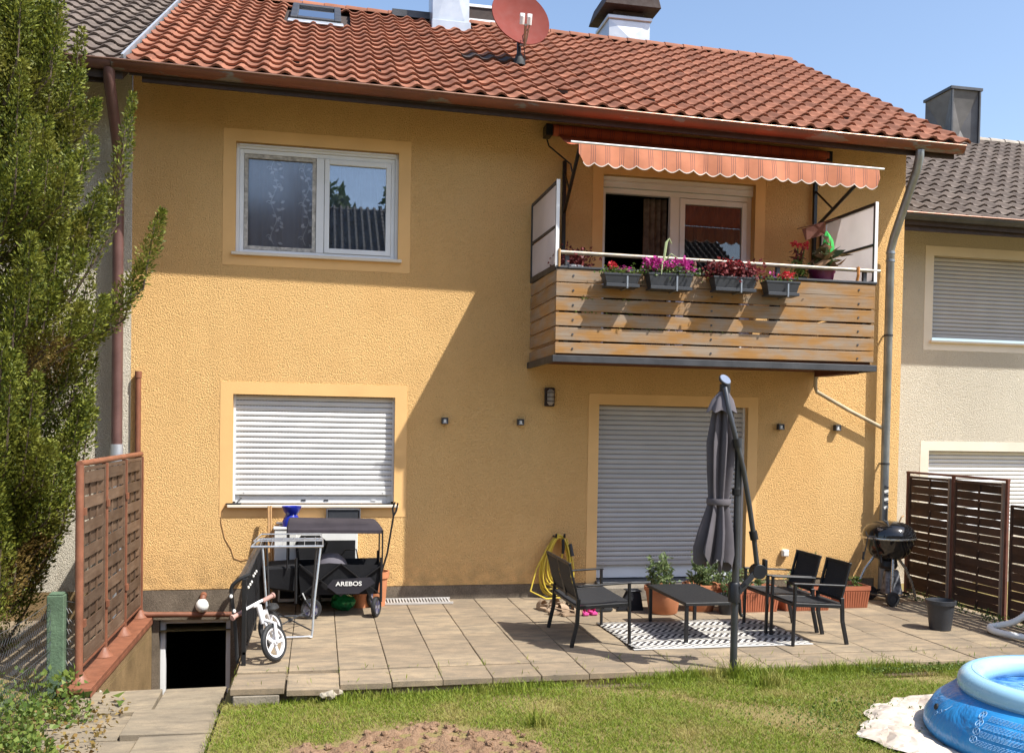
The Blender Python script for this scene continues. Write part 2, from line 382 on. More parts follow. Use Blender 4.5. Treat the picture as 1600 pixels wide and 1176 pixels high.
# ------------------------------------------------------------------ setting: ground, terrace, path, soil
def gz(x, y):
    t = min(1, max(0, (x+.4)/4.)); t = t*t*(3-2*t)
    return -.135 + .085*t
XS = [-120, -40, -12, -5, -3, -1.99, -1.98, -1.75, -.705, -.68, -.64] + [-.64+.25*i for i in range(1, 33)] + [9, 14, 40, 120]
YS = [-120, -50, -20, -9] + [-8+.25*i for i in range(21)] + [-2.72, 0.02, 4, 20, 60, 160]
XS = sorted(set(XS)); YS = sorted(set(YS))
g = MB(); idx = {}
for j, y in enumerate(YS):
    for i, x in enumerate(XS):
        idx[i, j] = len(g.v); z = gz(x, y)
        if y >= -3.5 and x >= -.64: z = min(z, -.13)
        if x < -1.985: z = -.16 if y > -2.0 else -.24
        elif x < -.7: z = -.30
        g.v.append((x, y, z))
for j in range(len(YS)-1):
    for i in range(len(XS)-1):
        if XS[i] >= -1.76 and XS[i+1] <= -.63 and YS[j] >= -2.73 and YS[j+1] <= .03: continue
        g.f.append((idx[i, j], idx[i+1, j], idx[i+1, j+1], idx[i, j+1]))
ground = struct('ground', g, M_['ground'])
# terrace: bed with every slab laid on it
bed = MB().box(-.63, 7.35, -3.40, -.002, -.3, -.052)
terrace = struct('terrace', bed, M_['joint'])
SL = .4; Y0 = -3.43
def slabmesh(name, w, d, t=.05):
    b = bmesh.new(); bmesh.ops.create_cube(b, size=1)
    for v in b.verts: v.co = Vector((v.co.x*w, v.co.y*d, (v.co.z-.5)*t))
    bmesh.ops.bevel(b, geom=b.edges[:], offset=.004, segments=1, affect='EDGES')
    me = bpy.data.meshes.new(name); b.to_mesh(me); b.free(); return me
slab_full = slabmesh('slab', SL-.006, SL-.006); slab_cut = slabmesh('slab', SL-.007, .223); slab_r = slabmesh('slab', .33, SL-.007); slab_rc = slabmesh('slab', .33, .223)
for i in range(20):
    x = -.62 + SL*i + SL/2; last = i == 19
    if last: x = -.62 + SL*19 + .165
    for j in range(9):
        y = Y0 + SL*j + SL/2; me = slab_r if last else slab_full
        if j == 8: y = -.115; me = slab_rc if last else slab_cut
        z = random.uniform(-.004, .002); rx, ry = random.uniform(-.004, .004), random.uniform(-.004, .004); dx = dy = 0
        if j == 0:
            z -= .004
            if i == 0: z, rx, dy, dx = -.004, .02, -.07, -.01
            if i == 1: z, rx, dy, ry = -.012, .055, -.10, .02
            if i == 2: z, rx, dy = -.006, .02, -.03
            if i in (3, 4): dy = -.015
            rz = random.uniform(-.012, .012)
        else: rz = random.uniform(-.006, .006)
        inst('slab', me, terrace, Matrix.Translation((x+dx, y+dy, z)) @ Matrix.Rotation(rx, 4, 'X') @ Matrix.Rotation(ry, 4, 'Y') @ Matrix.Rotation(rz, 4, 'Z'), M_['slab'])
# under-layer stones at the broken left front corner
for k, (x, y, wx, h) in enumerate(((-.44, -3.44, .34, .05), (-.02, -3.42, .3, .05))):
    part('kerb_stone', MB().box(x-wx/2, x+wx/2, y-.06, y+.05, -.15, -.062), M_['concrete'], terrace, bev=.008)
def rock(name, c, r, mat, parent=None, seed=0, sc=(1,1,.7)):
    b = bmesh.new(); bmesh.ops.create_icosphere(b, subdivisions=2, radius=1); rr = np.random.default_rng(seed)
    for v in b.verts: v.co = Vector((v.co.x*sc[0], v.co.y*sc[1], v.co.z*sc[2]))*r*rr.uniform(.75, 1.15)
    me = bpy.data.meshes.new(name); b.to_mesh(me); b.free(); return inst(name, me, parent, Matrix.Translation(c), mat) if parent else me
for k, (x, y, r) in enumerate(((.11, -3.50, .06), (.16, -3.47, .045), (.06, -3.53, .035))):
    rock('rubble_stone', Vector((x, y, -.07)), r, M_['stone'], terrace, k)
# path slabs leading to the cellar steps
pathbed = MB().box(-1.98, -.70, -6.5, -2.70, -.6, -.248)
path = struct('path', pathbed, M_['joint'])
pm = {}
for j, (y1, y0) in enumerate(((-2.70, -3.28), (-3.29, -3.86), (-3.87, -4.45), (-4.46, -5.05), (-5.06, -5.65))):
    xs = ((-1.97, -1.22), (-1.21, -.72)) if j % 2 == 0 else ((-1.93, -1.35), (-1.34, -.71))
    for k, (x0, x1) in enumerate(xs):
        me = slabmesh('path_slab', x1-x0-.012, y1-y0-.012, .06)
        inst('path_slab', me, path, Matrix.Translation(((x0+x1)/2, (y0+y1)/2, -.195-.01*j+random.uniform(-.012, .012)+(.0 if k else -.015))) @ Matrix.Rotation(random.uniform(-.02, .02), 4, 'X') @ Matrix.Rotation(random.uniform(-.02, .02), 4, 'Y') @ Matrix.Rotation(random.uniform(-.02, .02), 4, 'Z'), M_['path'])
# neighbour's patio
struct('patio', MB().box(-9, -1.99, -2.0, -.02, -.3, -.14), M_['slab'])
# cellar steps in the stairwell
st = MB()
for k in range(9): st.box(-1.74, -.65, -2.70+.27*k, 0.0 if k == 8 else -2.70+.27*(k+1), -2.4, -.25-.2*(k+1))
steps = struct('cellar_steps', st, M_['concrete'])
struct('stairwell_lining', MB().box(-.648, -.636, -2.72, -.002, -2.4, -.055).box(-1.75, -.636, -2.735, -2.722, -2.4, -.27), M_['plinth'])

# ------------------------------------------------------------------ walls with openings
def wall(mb, x0, x1, z0, z1, holes, y, depth):
    xs = sorted({x0, x1, *[h[0] for h in holes], *[h[1] for h in holes]}); zs = sorted({z0, z1, *[h[2] for h in holes], *[h[3] for h in holes]})
    for i in range(len(xs)-1):
        for k in range(len(zs)-1):
            cx, cz = (xs[i]+xs[i+1])/2, (zs[k]+zs[k+1])/2
            if any(h[0] < cx < h[1] and h[2] < cz < h[3] for h in holes): continue
            mb.add([(xs[i], y, zs[k]), (xs[i+1], y, zs[k]), (xs[i+1], y, zs[k+1]), (xs[i], y, zs[k+1])], [(0,1,2,3)])
    for a, b, c, d in holes:
        for P, Q in (((a, c), (a, d)), ((b, d), (b, c)), ((a, d), (b, d)), ((b, c), (a, c))):
            mb.add([(P[0], y, P[1]), (Q[0], y, Q[1]), (Q[0], y+depth, Q[1]), (P[0], y+depth, P[1])], [(0,1,2,3)])
    return mb
def frame(mb, x0, x1, z0, z1, wdt, y0, y1, wb=None):            # rectangular frame of four bars
    wb = wdt if wb is None else wb
    mb.box(x0, x0+wdt, y0, y1, z0, z1).box(x1-wdt, x1, y0, y1, z0, z1).box(x0+wdt, x1-wdt, y0, y1, z1-wdt, z1).box(x0+wdt, x1-wdt, y0, y1, z0, z0+wb); return mb
def surround(parent, a, b, c, d, t, mat, y=0, foot=True, tb=None):
    m_ = MB(); tb = t if tb is None else tb; f = -.004+y; k = y+.01
    m_.box(a-t, a, f, k, c-(tb if foot else 0), d+t).box(b, b+t, f, k, c-(tb if foot else 0), d+t).box(a, b, f, k, d, d+t)
    if foot: m_.box(a, b, f, k, c-tb, c)
    part('window_surround', m_, mat, parent)
def shutter(parent, x0, x1, z0, z1, y, pitch=.0585, bar=True, mat=None):
    mat = mat or M_['slat']
    back = part('roller_shutter', MB().box(x0, x1, y+.012, y+.016, z0, z1), M_['slots'], parent)
    n = int(round((z1-z0)/pitch)); p = (z1-z0)/n; prof = [(.011, .0), (.002, .006), (-.002, .018), (-.002, .036), (.002, .047), (.011, .052)]
    s = p/.0585; mb = MB(); k = len(prof)
    mb.v = [(x, yy, zz*s) for x in (x0+.022, x1-.022) for yy, zz in prof]; mb.f = [(i, i+1, k+i+1, k+i) for i in range(k-1)]
    me = mb.mesh('slat'); smooth(me, 50)
    for i in range(n): inst('slat', me, back, Matrix.Translation((0, y, z0+p*i)), mat)
    part('guide_rail', MB().box(x0, x0+.024, y-.014, y+.02, z0-.12 if bar else z0, z1), M_['upvc'], back); part('guide_rail', MB().box(x1-.024, x1, y-.014, y+.02, z0-.12 if bar else z0, z1), M_['upvc'], back)
    if bar: part('bottom_bar', MB().box(x0+.024, x1-.024, y-.006, y+.014, z0-.045, z0-.001).cyl((x0+.12, y-.012, z0-.02), (x0+.12, y, z0-.02), .008, 8).cyl((x1-.12, y-.012, z0-.02), (x1-.12, y, z0-.02), .008, 8), mat, back, bev=.004)
    return back

# ------------------------------------------------------------------ roof builder
PW, PR = .2238, .311                               # tile column pitch and row exposure
SLOPE = math.atan(.587)
def tile_mesh(name, wv=PW, ln=.36):
    pr = [(0, .029), (.10, .009), (.24, .0), (.42, .001), (.55, .012), (.66, .031), (.78, .044), (.92, .038), (1.07, .012)]
    mb = MB(); k = len(pr)
    for yy, dz in ((0, .036), (.012, .040), (ln, 0)):
        mb.v += [(a*wv, yy, h+dz) for a, h in pr]
    mb.v += [(a*wv, .004, h+.036-.024) for a, h in pr]
    for r0, r1 in ((0, k), (k, 2*k)): mb.f += [(r0+i, r0+i+1, r1+i+1, r1+i) for i in range(k-1)]
    mb.f += [(i+1, i, 3*k+i, 3*k+i+1) for i in range(k-1)]
    mb.f += [(k-1, 3*k+k-1, 2*k+k-1, k+k-1)]
    me = bpy.data.meshes.new(name); me.from_pydata(mb.v, [], mb.f); me.update(); smooth(me, 50); return me
def roof_frame(x0, y0, z0, tilt, xref):            # local (x along eave, y up the slope, z normal) -> world
    T = Matrix.Translation((xref, y0, z0)) @ Matrix.Rotation(tilt, 4, 'Y') @ Matrix.Translation((x0-xref, 0, 0))
    return T @ Matrix.Rotation(SLOPE, 4, 'X')
def tiles(roof, Fm, ncol, nrow, mat, me, single, skip=None, xmin=-99):
    """single(i,j): that tile is an object of its own, the rest is one joined part"""
    V0 = np.array([v.co[:] for v in me.vertices]); F0 = [tuple(p.vertices) for p in me.polygons]; RV = []; RF = []
    for j in range(nrow):
        for i in range(ncol):
            if skip and skip(i, j): continue
            Mt = Fm @ Matrix.Translation((i*PW+random.uniform(-.002, .002), j*PR+random.uniform(-.004, .004), .012+random.uniform(-.002, .002))) @ Matrix.Rotation(random.uniform(-.012, .012), 4, 'Z') @ Matrix.Rotation(random.uniform(-.006, .006), 4, 'X')
            if single(i, j): inst('roof_tile', me, roof, Mt, mat)
            else:
                A = np.array(Mt); n = len(RV)*len(V0); RV.append(V0 @ A[:3, :3].T + A[:3, 3]); RF += [tuple(a+n for a in q) for q in F0]
    if RV:
        off = np.array(wloc(roof)); m2 = bpy.data.meshes.new('roof_tiles'); m2.from_pydata((np.concatenate(RV)-off).tolist(), [], RF); m2.update(); smooth(m2, 50)
        o = link('roof_tiles', m2, mat, roof); o['kind'] = 'stuff'
def ridge(roof, Fm, length, n, mat, run):
    a = Fm @ Vector((0, run, .02)); b = Fm @ Vector((length, run, .02)); d = (b-a)/n; mb = MB(); k = 9
    for t, r in ((0, .105), (.93, .095), (1.06, .088)):
        mb.v += [(t*d.length, -math.cos(math.pi*i/(k-1))*r, math.sin(math.pi*i/(k-1))*r*.8) for i in range(k)]
    mb.v += [(0, -math.cos(math.pi*i/(k-1))*.09, math.sin(math.pi*i/(k-1))*.07) for i in range(k)]
    for r0, r1 in ((0, k), (k, 2*k)): mb.f += [(r0+i, r0+i+1, r1+i+1, r1+i) for i in range(k-1)]
    mb.f += [(i+1, i, 3*k+i, 3*k+i+1) for i in range(k-1)]
    me = mb.mesh('ridge_tile'); smooth(me, 50); ang = math.atan2(d.z, d.x)
    for i in range(n): inst('ridge_tile', me, roof, Matrix.Translation(a+d*i) @ Matrix.Rotation(-ang, 4, 'Y'), mat)
def gutter(parent, a, b, r, mat, joints=7):
    a, b = Vector(a), Vector(b); mb = MB(); n = 10; d = b-a
    for t in (0, 1):
        c = a+d*t; mb.v += [(c.x, c.y-math.cos(math.pi*i/n)*r, c.z-math.sin(math.pi*i/n)*r) for i in range(n+1)]
        mb.v += [(c.x, c.y-math.cos(math.pi*i/n)*(r-.006), c.z-math.sin(math.pi*i/n)*(r-.006)) for i in range(n+1)]
    k = n+1
    mb.f = [(i, i+1, 2*k+i+1, 2*k+i) for i in range(n)] + [(k+i+1, k+i, 3*k+i, 3*k+i+1) for i in range(n)]
    mb.f += [(o+i, o+i+1, o+k+i+1, o+k+i) for o in (0, 2*k) for i in range(n)]
    mb.f += [tuple(range(n+1)), tuple(2*k+i for i in range(n+1))]
    g_ = part('gutter', mb, mat, parent, sm=True)
    part('gutter_lip', MB().tube([a+Vector((0, -r, 0)), b+Vector((0, -r, 0))], .011, 8), M_['gutter_lip'], g_, sm=True)
    for q in range(1, joints):
        c = a+d*(q/joints+random.uniform(-.02, .02)); m2 = MB(); pts = [(c.x, c.y-math.cos(math.pi*i/8)*(r+.003), c.z-math.sin(math.pi*i/8)*(r+.003)) for i in range(9)]
        m2.v = [(p[0]+s, p[1], p[2]) for s in (-.012, .012) for p in pts]; m2.f = [(i, i+1, 10+i, 9+i) for i in range(8)]
        part('gutter_joint', m2, mat, g_, sm=True)
    return g_
M_['gutter_lip'] = plain('worn_copper_bead', (.24, .13, .09), .4, .5, .2, 8)
# ================================================================== the yellow row house
house = thing('row_house', 'yellow stucco row house with red tiled roof, balcony and terrace door', 'house', (2.6, 0, 0))
XL, XR = -1.985, 7.22
UW = (-.918, .852, 3.85, 5.055); LW = (-.925, .845, 1.088, 2.303); TD = (3.254, 5.155, .09, 2.276); BD = (3.255, 5.185, 2.80, 4.99); CD = (-1.68, -.93, -2.3, -.175)
part('wall', wall(MB(), XL, XR, .16, 5.83, [UW, LW, (TD[0], TD[1], .16, TD[3]), BD], 0, .3), M_['yellow'], house)
part('plinth', wall(MB(), -1.752, -.636, -2.4, -.13, [CD], .006, .3).box(XL, XR, .004, .02, -.14, .158), M_['plinth_g'], house)
part('side_wall', MB().prism([(0.001, -.3), (8.0, -.3), (8.0, 5.8), (3.6, 8.0), (0.001, 5.83)], XR-.3, XR-.001, 0).box(XL, XR-.3, 7.7, 8.0, -.3, 5.8).box(XL+.001, XL+.2, .4, 7.7, -.3, 5.8), M_['yellow'], house)
for h, tb in ((UW, .14), (LW, .14)): surround(house, *h, .135, M_['trim'], tb=tb)
surround(house, *TD, .128, M_['trim'], foot=False); surround(house, *BD, .13, M_['trim'], foot=False)
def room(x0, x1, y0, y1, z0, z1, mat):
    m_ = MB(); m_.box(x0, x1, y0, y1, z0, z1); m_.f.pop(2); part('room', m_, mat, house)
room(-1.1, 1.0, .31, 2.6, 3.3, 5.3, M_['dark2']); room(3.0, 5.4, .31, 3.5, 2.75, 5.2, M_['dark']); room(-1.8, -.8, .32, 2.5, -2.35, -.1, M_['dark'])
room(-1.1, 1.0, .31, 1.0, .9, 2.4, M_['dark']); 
# --- upper window
win = part('window', frame(MB(), UW[0]+.035, UW[1]-.035, UW[2]+.005, UW[3]-.06, .045, .07, .13), M_['upvc'], house, bev=.003)
part('shutter_box_strip', MB().box(UW[0], UW[1], .055, .12, UW[3]-.058, UW[3]-.002).box(UW[0]+.03, UW[1]-.03, .035, .055, UW[3]-.03, UW[3]-.008), M_['slat'], win, bev=.004)
part('guide_rail', MB().box(UW[0], UW[0]+.034, .045, .10, UW[2], UW[3]-.06), M_['upvc'], win); part('guide_rail', MB().box(UW[1]-.034, UW[1], .045, .10, UW[2], UW[3]-.06), M_['upvc'], win)
part('mullion', MB().box(-.058, .028, .062, .132, UW[2]+.05, UW[3]-.106), M_['upvc'], win, bev=.003)
part('sash_frame', frame(MB(), .032, UW[1]-.082, UW[2]+.052, UW[3]-.108, .055, .056, .115), M_['upvc'], win, bev=.004)
part('pane', MB().box(.085, UW[1]-.135, .088, .093, UW[2]+.105, UW[3]-.162), M_['glass'], win)
part('fly_screen_frame', frame(MB(), UW[0]+.084, -.062, UW[2]+.054, UW[3]-.110, .04, .075, .10), plain('mottled_screen_frame', (.45, .42, .38), .8, 0, .4, 22), win)
part('pane', MB().box(UW[0]+.12, -.10, .105, .11, UW[2]+.09, UW[3]-.145), M_['glass_dim'], win)
part('window_sill', MB().box(UW[0]-.04, UW[1]+.04, -.045, .07, UW[2]-.03, UW[2]+.004), M_['trim_w'], win, bev=.004)
def curtain(mb, x0, x1, y, z0, z1, amp, waves, n=80):
    v = [(x0+(x1-x0)*i/n, y+amp*math.sin(waves*2*math.pi*i/n+.6*math.sin(i*.31)), z) for z in (z0, z1) for i in range(n+1)]
    return mb.add(v, [(i, i+1, n+2+i, n+1+i) for i in range(n)])
part('net_curtain', curtain(MB(), UW[0]+.08, -.06, .19, UW[2]+.03, UW[3]-.1, .012, 7), M_['curtain'], win, sm=True)
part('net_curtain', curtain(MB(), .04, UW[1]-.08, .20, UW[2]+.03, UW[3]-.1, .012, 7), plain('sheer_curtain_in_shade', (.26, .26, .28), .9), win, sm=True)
vine = MB()
for x0 in (-.52, -.17):
    for k in range(5):
        z0 = UW[2]+.14+k*.19; sgn = 1 if k % 2 else -1
        vine.tube([(x0+sgn*.03*math.sin(t*.9), .172, z0+t*.05) for t in np.linspace(0, 3.6, 9)], .004, 5)
        vine.tube([(x0+sgn*(.05+.03*(1-t/7)*math.cos(t)), .172, z0+.08+.03*(1-t/7)*math.sin(t)) for t in np.linspace(0, 6.5, 14)], .005, 5)
        for q in range(5):
            cx, cz, a = x0+sgn*random.uniform(-.07, .07), z0+.02+.06*q, random.uniform(-1, 1); L, W = .06, .034
            vine.add([(cx, .172, cz), (cx+L*.5*math.cos(a)-W*math.sin(a)*.5, .17, cz+L*.5*math.sin(a)+W*.5*math.cos(a)), (cx+L*math.cos(a), .172, cz+L*math.sin(a)), (cx+L*.5*math.cos(a)+W*math.sin(a)*.5, .17, cz+L*.5*math.sin(a)-W*.5*math.cos(a))], [(0,1,2,3)])
part('lace_vine', vine, M_['lace'], win)
# --- lower window, shutter almost down
lw = part('window', frame(MB(), LW[0]+.02, LW[1]-.02, LW[2]+.004, LW[3], .05, .105, .17, .085).box(-.075, .0, .107, .168, LW[2]+.09, LW[3]-.05), M_['upvc'], house, bev=.004)
for a, b in ((LW[0]+.07, -.076), (.001, LW[1]-.07)):
    part('sash_frame', frame(MB(), a, b, LW[2]+.09, LW[3]-.06, .045, .115, .16), M_['upvc'], lw, bev=.003)
    part('pane', MB().box(a+.045, b-.045, .138, .142, LW[2]+.135, LW[3]-.1), M_['glass'], lw)
part('window_sill', MB().box(LW[0]-.05, LW[1]+.05, -.06, .104, LW[2]-.03, LW[2]), M_['trim_w'], lw, bev=.005)
for x in (-.16, .09, .62): part('drain_cap', MB().box(x-.025, x+.025, .098, .104, LW[2]+.035, LW[2]+.05), M_['anthr_pl'] if x < .5 else M_['upvc'], lw)
shutter(house, LW[0], LW[1], 1.238, LW[3], .08)
# --- terrace door
shutter(house, TD[0], TD[1], .40, TD[3], .10, mat=M_['slat_grey'])
dr = part('terrace_door', frame(MB(), TD[0], TD[1], TD[2]+.1, TD[3], .06, .15, .22, .17), M_['upvc'], house, bev=.004)
part('threshold', MB().box(TD[0]-.02, TD[1]+.02, -.12, .25, .02, TD[2]+.09), M_['anthr_pl'], dr, bev=.006)
part('door_step', MB().box(TD[0]-.16, TD[1]+.1, -.34, -.003, 0.0, .155), M_['concrete'], dr, bev=.01)
# --- balcony door
bd = part('balcony_door', frame(MB(), BD[0], BD[1], BD[2], BD[3]-.13, .06, .10, .17).box(4.13, 4.25, .098, .172, BD[2]+.06, BD[3]-.19), M_['upvc'], house, bev=.004)
part('shutter_box_strip', MB().box(BD[0], BD[1], .06, .16, BD[3]-.128, BD[3]-.002).box(BD[0]+.02, BD[1]-.02, .045, .06, BD[3]-.07, BD[3]-.055), M_['upvc'], bd, bev=.004)
part('sash_frame', frame(MB(), 4.252, BD[1]-.062, BD[2]+.07, BD[3]-.2, .065, .085, .15), M_['upvc'], bd, bev=.004)
part('pane', MB().box(4.317, BD[1]-.127, .11, .115, BD[2]+.13, BD[3]-.26), M_['glass_dark'], bd)
part('curtain', curtain(MB(), 3.86, 4.16, .30, BD[2], BD[3]-.18, .02, 4), M_['room_curtain'], bd, sm=True)
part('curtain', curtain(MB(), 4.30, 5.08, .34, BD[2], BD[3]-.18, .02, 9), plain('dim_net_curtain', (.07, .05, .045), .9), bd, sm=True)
# --- cellar door frame
cdp = part('cellar_door', frame(MB(), CD[0], CD[1], CD[2], CD[3], .055, .10, .18), M_['upvc'], house, bev=.004)
# --- roof
TILT = .011
fa_, fb_ = at(222, 119, -.72), at(1490, 240, -.72)
part('fascia', MB().bar(fa_+Vector((0, 0, .04)), fb_+Vector((0, 0, .03)), .025, .2), M_['darkwood'], house)
Fm = roof_frame(-1.90, -.80, 5.395, TILT, 7.5)
dk = MB()
P = [Fm @ Vector(p) for p in ((.02, .03, -.01), (9.38, .03, -.01), (9.38, 5.29, -.01), (.02, 5.29, -.01))]
Q = [p + Vector((0, 0, -.10)) for p in P]
B = [Vector((p.x, 3.75+4.6, p.z-2.65)) for p in (P[3], P[2])]
dk.add(P+Q, [(0,1,2,3), (7,6,5,4), (0,4,5,1), (1,5,6,2), (3,7,4,0)]).add([P[3], P[2], B[1], B[0]], [(0,1,2,3)])
roof = part('roof', dk, M_['deck'], house)
SKY_X, SKY_Y = (-.43, .23), (2.30, 3.42)
def skip(i, j):
    p = Fm @ Vector((i*PW+.1, j*PR+.15, 0))
    return (SKY_X[0]-.02 < p.x < SKY_X[1]+.02 and SKY_Y[0]+.05 < p.y < SKY_Y[1]-.02) or (1.6 < p.x < 2.1 and p.y > 3.35)
tm = tile_mesh('roof_tile')
tiles(roof, Fm, 42, 17, M_['tile'], tm, lambda i, j: j < 7, skip)
ridge(roof, Fm, 9.4, 30, M_['tile'], 5.28)
part('verge_flashing', MB().bar(Fm @ Vector((-.03, -.02, .06)), Fm @ Vector((-.03, 5.29, .06)), .025, .07), M_['zinc_light'], roof)
for k, (px_, py_) in enumerate(((460, 95), (588, 108), (738, 125), (880, 140), (1016, 154), (1122, 162), (1208, 172), (1320, 182), (1410, 188))):   # ventilation tiles: a small dark hooded slot
    d = ray(px_, py_); nrm = Fm.to_3x3() @ Vector((0, 0, 1)); o0 = Fm @ Vector((0, 0, .075)); c = CAM + d*((o0-CAM).dot(nrm)/d.dot(nrm)); L_ = Fm.inverted() @ c
    mb = MB(); T = Fm @ Matrix.Translation((L_.x, L_.y, L_.z))
    mb.add([T @ Vector(p) for p in ((-.06, -.02, .012), (.06, -.02, .012), (.05, .10, -.03), (-.05, .10, -.03), (-.06, -.015, .0), (.06, -.015, .0))], [(0,1,2,3), (4,5,1,0)])
    part('vent_hood', mb, M_['tile'], roof); part('vent_slot', MB().add([T @ Vector(p) for p in ((-.055, -.016, -.035), (.055, -.016, -.035), (.055, -.006, .008), (-.055, -.006, .008))], [(0,1,2,3)]), M_['deck'], roof)
for q in range(3):                                  # three tiles in a darker colour left of the dish
    px_, py_ = ((740, 86), (763, 89), (789, 92))[q]; d = ray(px_, py_); nrm = Fm.to_3x3() @ Vector((0, 0, 1)); o0 = Fm @ Vector((0, 0, .06)); c = CAM + d*((o0-CAM).dot(nrm)/d.dot(nrm)); L_ = Fm.inverted() @ c
    i, j = int(L_.x/PW), int(L_.y/PR); o = inst('roof_tile', tm.copy(), roof, Fm @ Matrix.Translation((i*PW, j*PR-.01, .022))); o.data.materials.clear(); o.data.materials.append(M_['darktile']); o['label'] = 'dark roof tile'
# skylight
def skyq(x0, x1, y0, y1, z0, z1): 
    loc = [Fm.inverted() @ Vector((x, y, 5.395+.587*(y+.8)+(7.5-x)*TILT)) for x in (x0, x1) for y in (y0, y1)]
    lx0, lx1 = min(p.x for p in loc), max(p.x for p in loc); ly0, ly1 = min(p.y for p in loc), max(p.y for p in loc); return lx0, lx1, ly0, ly1
lx0, lx1, ly0, ly1 = skyq(*SKY_X, *SKY_Y, 0, 0)
sk = MB(); wd = .09
for a in ((lx0, lx0+wd, ly0, ly1), (lx1-wd, lx1, ly0, ly1), (lx0+wd, lx1-wd, ly0, ly0+wd), (lx0+wd, lx1-wd, ly1-wd*1.6, ly1)): sk.box(a[0], a[1], a[2], a[3], -.02, .115, Fm)
sk = part('skylight', sk, M_['zinc_dark'], house, bev=.008)
part('pane', MB().box(lx0+wd, lx1-wd, ly0+wd, ly1-wd*1.6, .07, .08, Fm), M_['skyglass'], sk); part('inner_blind', MB().box(lx0+wd, lx1-wd, ly0+wd, ly1-wd*1.6, .0, .01, Fm), M_['upvc'], sk)
part('lead_apron', MB().box(lx0-.03, lx1+.03, ly0-.17, ly0, .06, .085, Fm), M_['zinc_light'], sk, bev=.01)
# chimneys: sheet-metal clad, cross-broken panels
def clad(parent, x0, x1, y0, y1, z0, z1, mat, cap=None, bulge=.03, name='chimney'):
    m_ = MB(); cs = [((x0, y0), (x1, y0)), ((x1, y0), (x1, y1)), ((x1, y1), (x0, y1)), ((x0, y1), (x0, y0))]
    for (a, b), (c, d) in cs:
        nx, ny = (d-b), -(c-a); L = math.hypot(nx, ny); nx, ny = nx/L*bulge, ny/L*bulge
        m_.add([(a, b, z0), (c, d, z0), (c, d, z1), (a, b, z1), ((a+c)/2+nx, (b+d)/2+ny, (z0+z1)/2)], [(0,1,4), (1,2,4), (2,3,4), (3,0,4)])
    m_.add([(x0, y0, z1), (x1, y0, z1), (x1, y1, z1), (x0, y1, z1)], [(0,1,2,3)])
    return part(name, m_, mat, parent)
c1 = clad(house, at(676, 30, 3.25).x, at(733, 30, 3.25).x, 3.25, 3.80, 7.75, 9.6, M_['zinc_light'], bulge=.02)
part('lead_apron', MB().box(1.55, 2.13, 3.17, 3.25, 7.78, 7.95), M_['zinc_light'], c1, bev=.01); part('flashing', MB().box(1.0, 1.57, 3.55, 3.75, 8.10, 8.20), M_['zinc_dark'], c1)
c2 = clad(house, 4.46, 5.14, 3.85, 4.5, 7.95, 8.53, M_['zinc_light'], bulge=.035)
part('crown', MB().box(4.43, 5.17, 3.82, 4.53, 8.53, 8.59), M_['zinc_light'], c2, bev=.008); part('collar', MB().box(4.60, 5.145, 3.83, 3.86, 8.08, 8.17), M_['dish'], c2)
part('cap_slab', MB().prism([(4.34, 8.70), (5.28, 8.70), (5.20, 8.97), (4.43, 8.97)], 3.7, 4.65, 1).box(4.56, 5.05, 3.9, 4.4, 8.59, 8.7), M_['darkwood'], c2, bev=.01)
dm = part('dormer', MB().box(2.20, 2.75, 4.0, 4.9, 8.15, 8.545), M_['darkwood'], house)
part('dormer_trim', MB().box(2.18, 2.77, 3.98, 4.92, 8.545, 8.585).box(2.18, 2.77, 3.98, 4.0, 8.31, 8.36), M_['upvc'], dm)
# gutter and downpipes
gutter(house, (-2.03, -.805, 5.51), (7.41, -.805, 5.378), .082, M_['gutter'], 10)
p_ = MB().tube([(6.86, -.805, 5.31), (6.86, -.80, 5.24), (6.88, -.72, 5.1), (6.945, -.2, 4.42), (6.955, -.12, 4.27), (6.955, -.12, .55), (6.955, -.12, .0)], .05, 14)
dp = part('downpipe', p_, M_['zinc'], house, sm=True)
for z in (4.22, 4.12): part('pipe_collar', MB().lathe([(.05, 0), (.057, .005), (.057, .03), (.05, .035)], (6.955, -.12, z), 14), M_['zinc'], dp, sm=True)
for k in range(6): part('pipe_sticker', MB().box(-.028, .03, -.004, .004, -.016, .016, Matrix.Translation((6.95, -.172, 1.32-.05*k)) @ Matrix.Rotation(.3*(-1)**k, 4, 'Y')), M_['white_pl'] if k % 2 else M_['anthr_pl'], dp)
for z in (3.2, 1.6): part('pipe_bracket', MB().lathe([(.051, 0), (.056, 0), (.056, .025), (.051, .025)], (6.955, -.12, z), 12).box(6.945, 6.965, -.07, .0, z+.006, z+.018), M_['zinc_dark'], dp)
part('overflow_pipe', MB().tube([(5.97, -.14, 2.72), (5.97, -.13, 2.56), (6.0, -.11, 2.49), (6.45, -.1, 2.27), (6.92, -.1, 2.06)], .024, 10), plain('cream_pipe', (.45, .36, .24), .5), house, sm=True)
part('drain_pipe', MB().tube([(-1.90, -.05, 2.5), (-1.90, -.05, .02), (-1.90, -.06, -.07), (-1.78, -.06, -.095), (-.70, -.06, -.115)], .03, 10).lathe([(.0, .02), (.036, .02), (.036, -.05), (.03, -.05)], (-1.90, -.05, 2.5), 12), M_['red_metal'], house, sm=True)

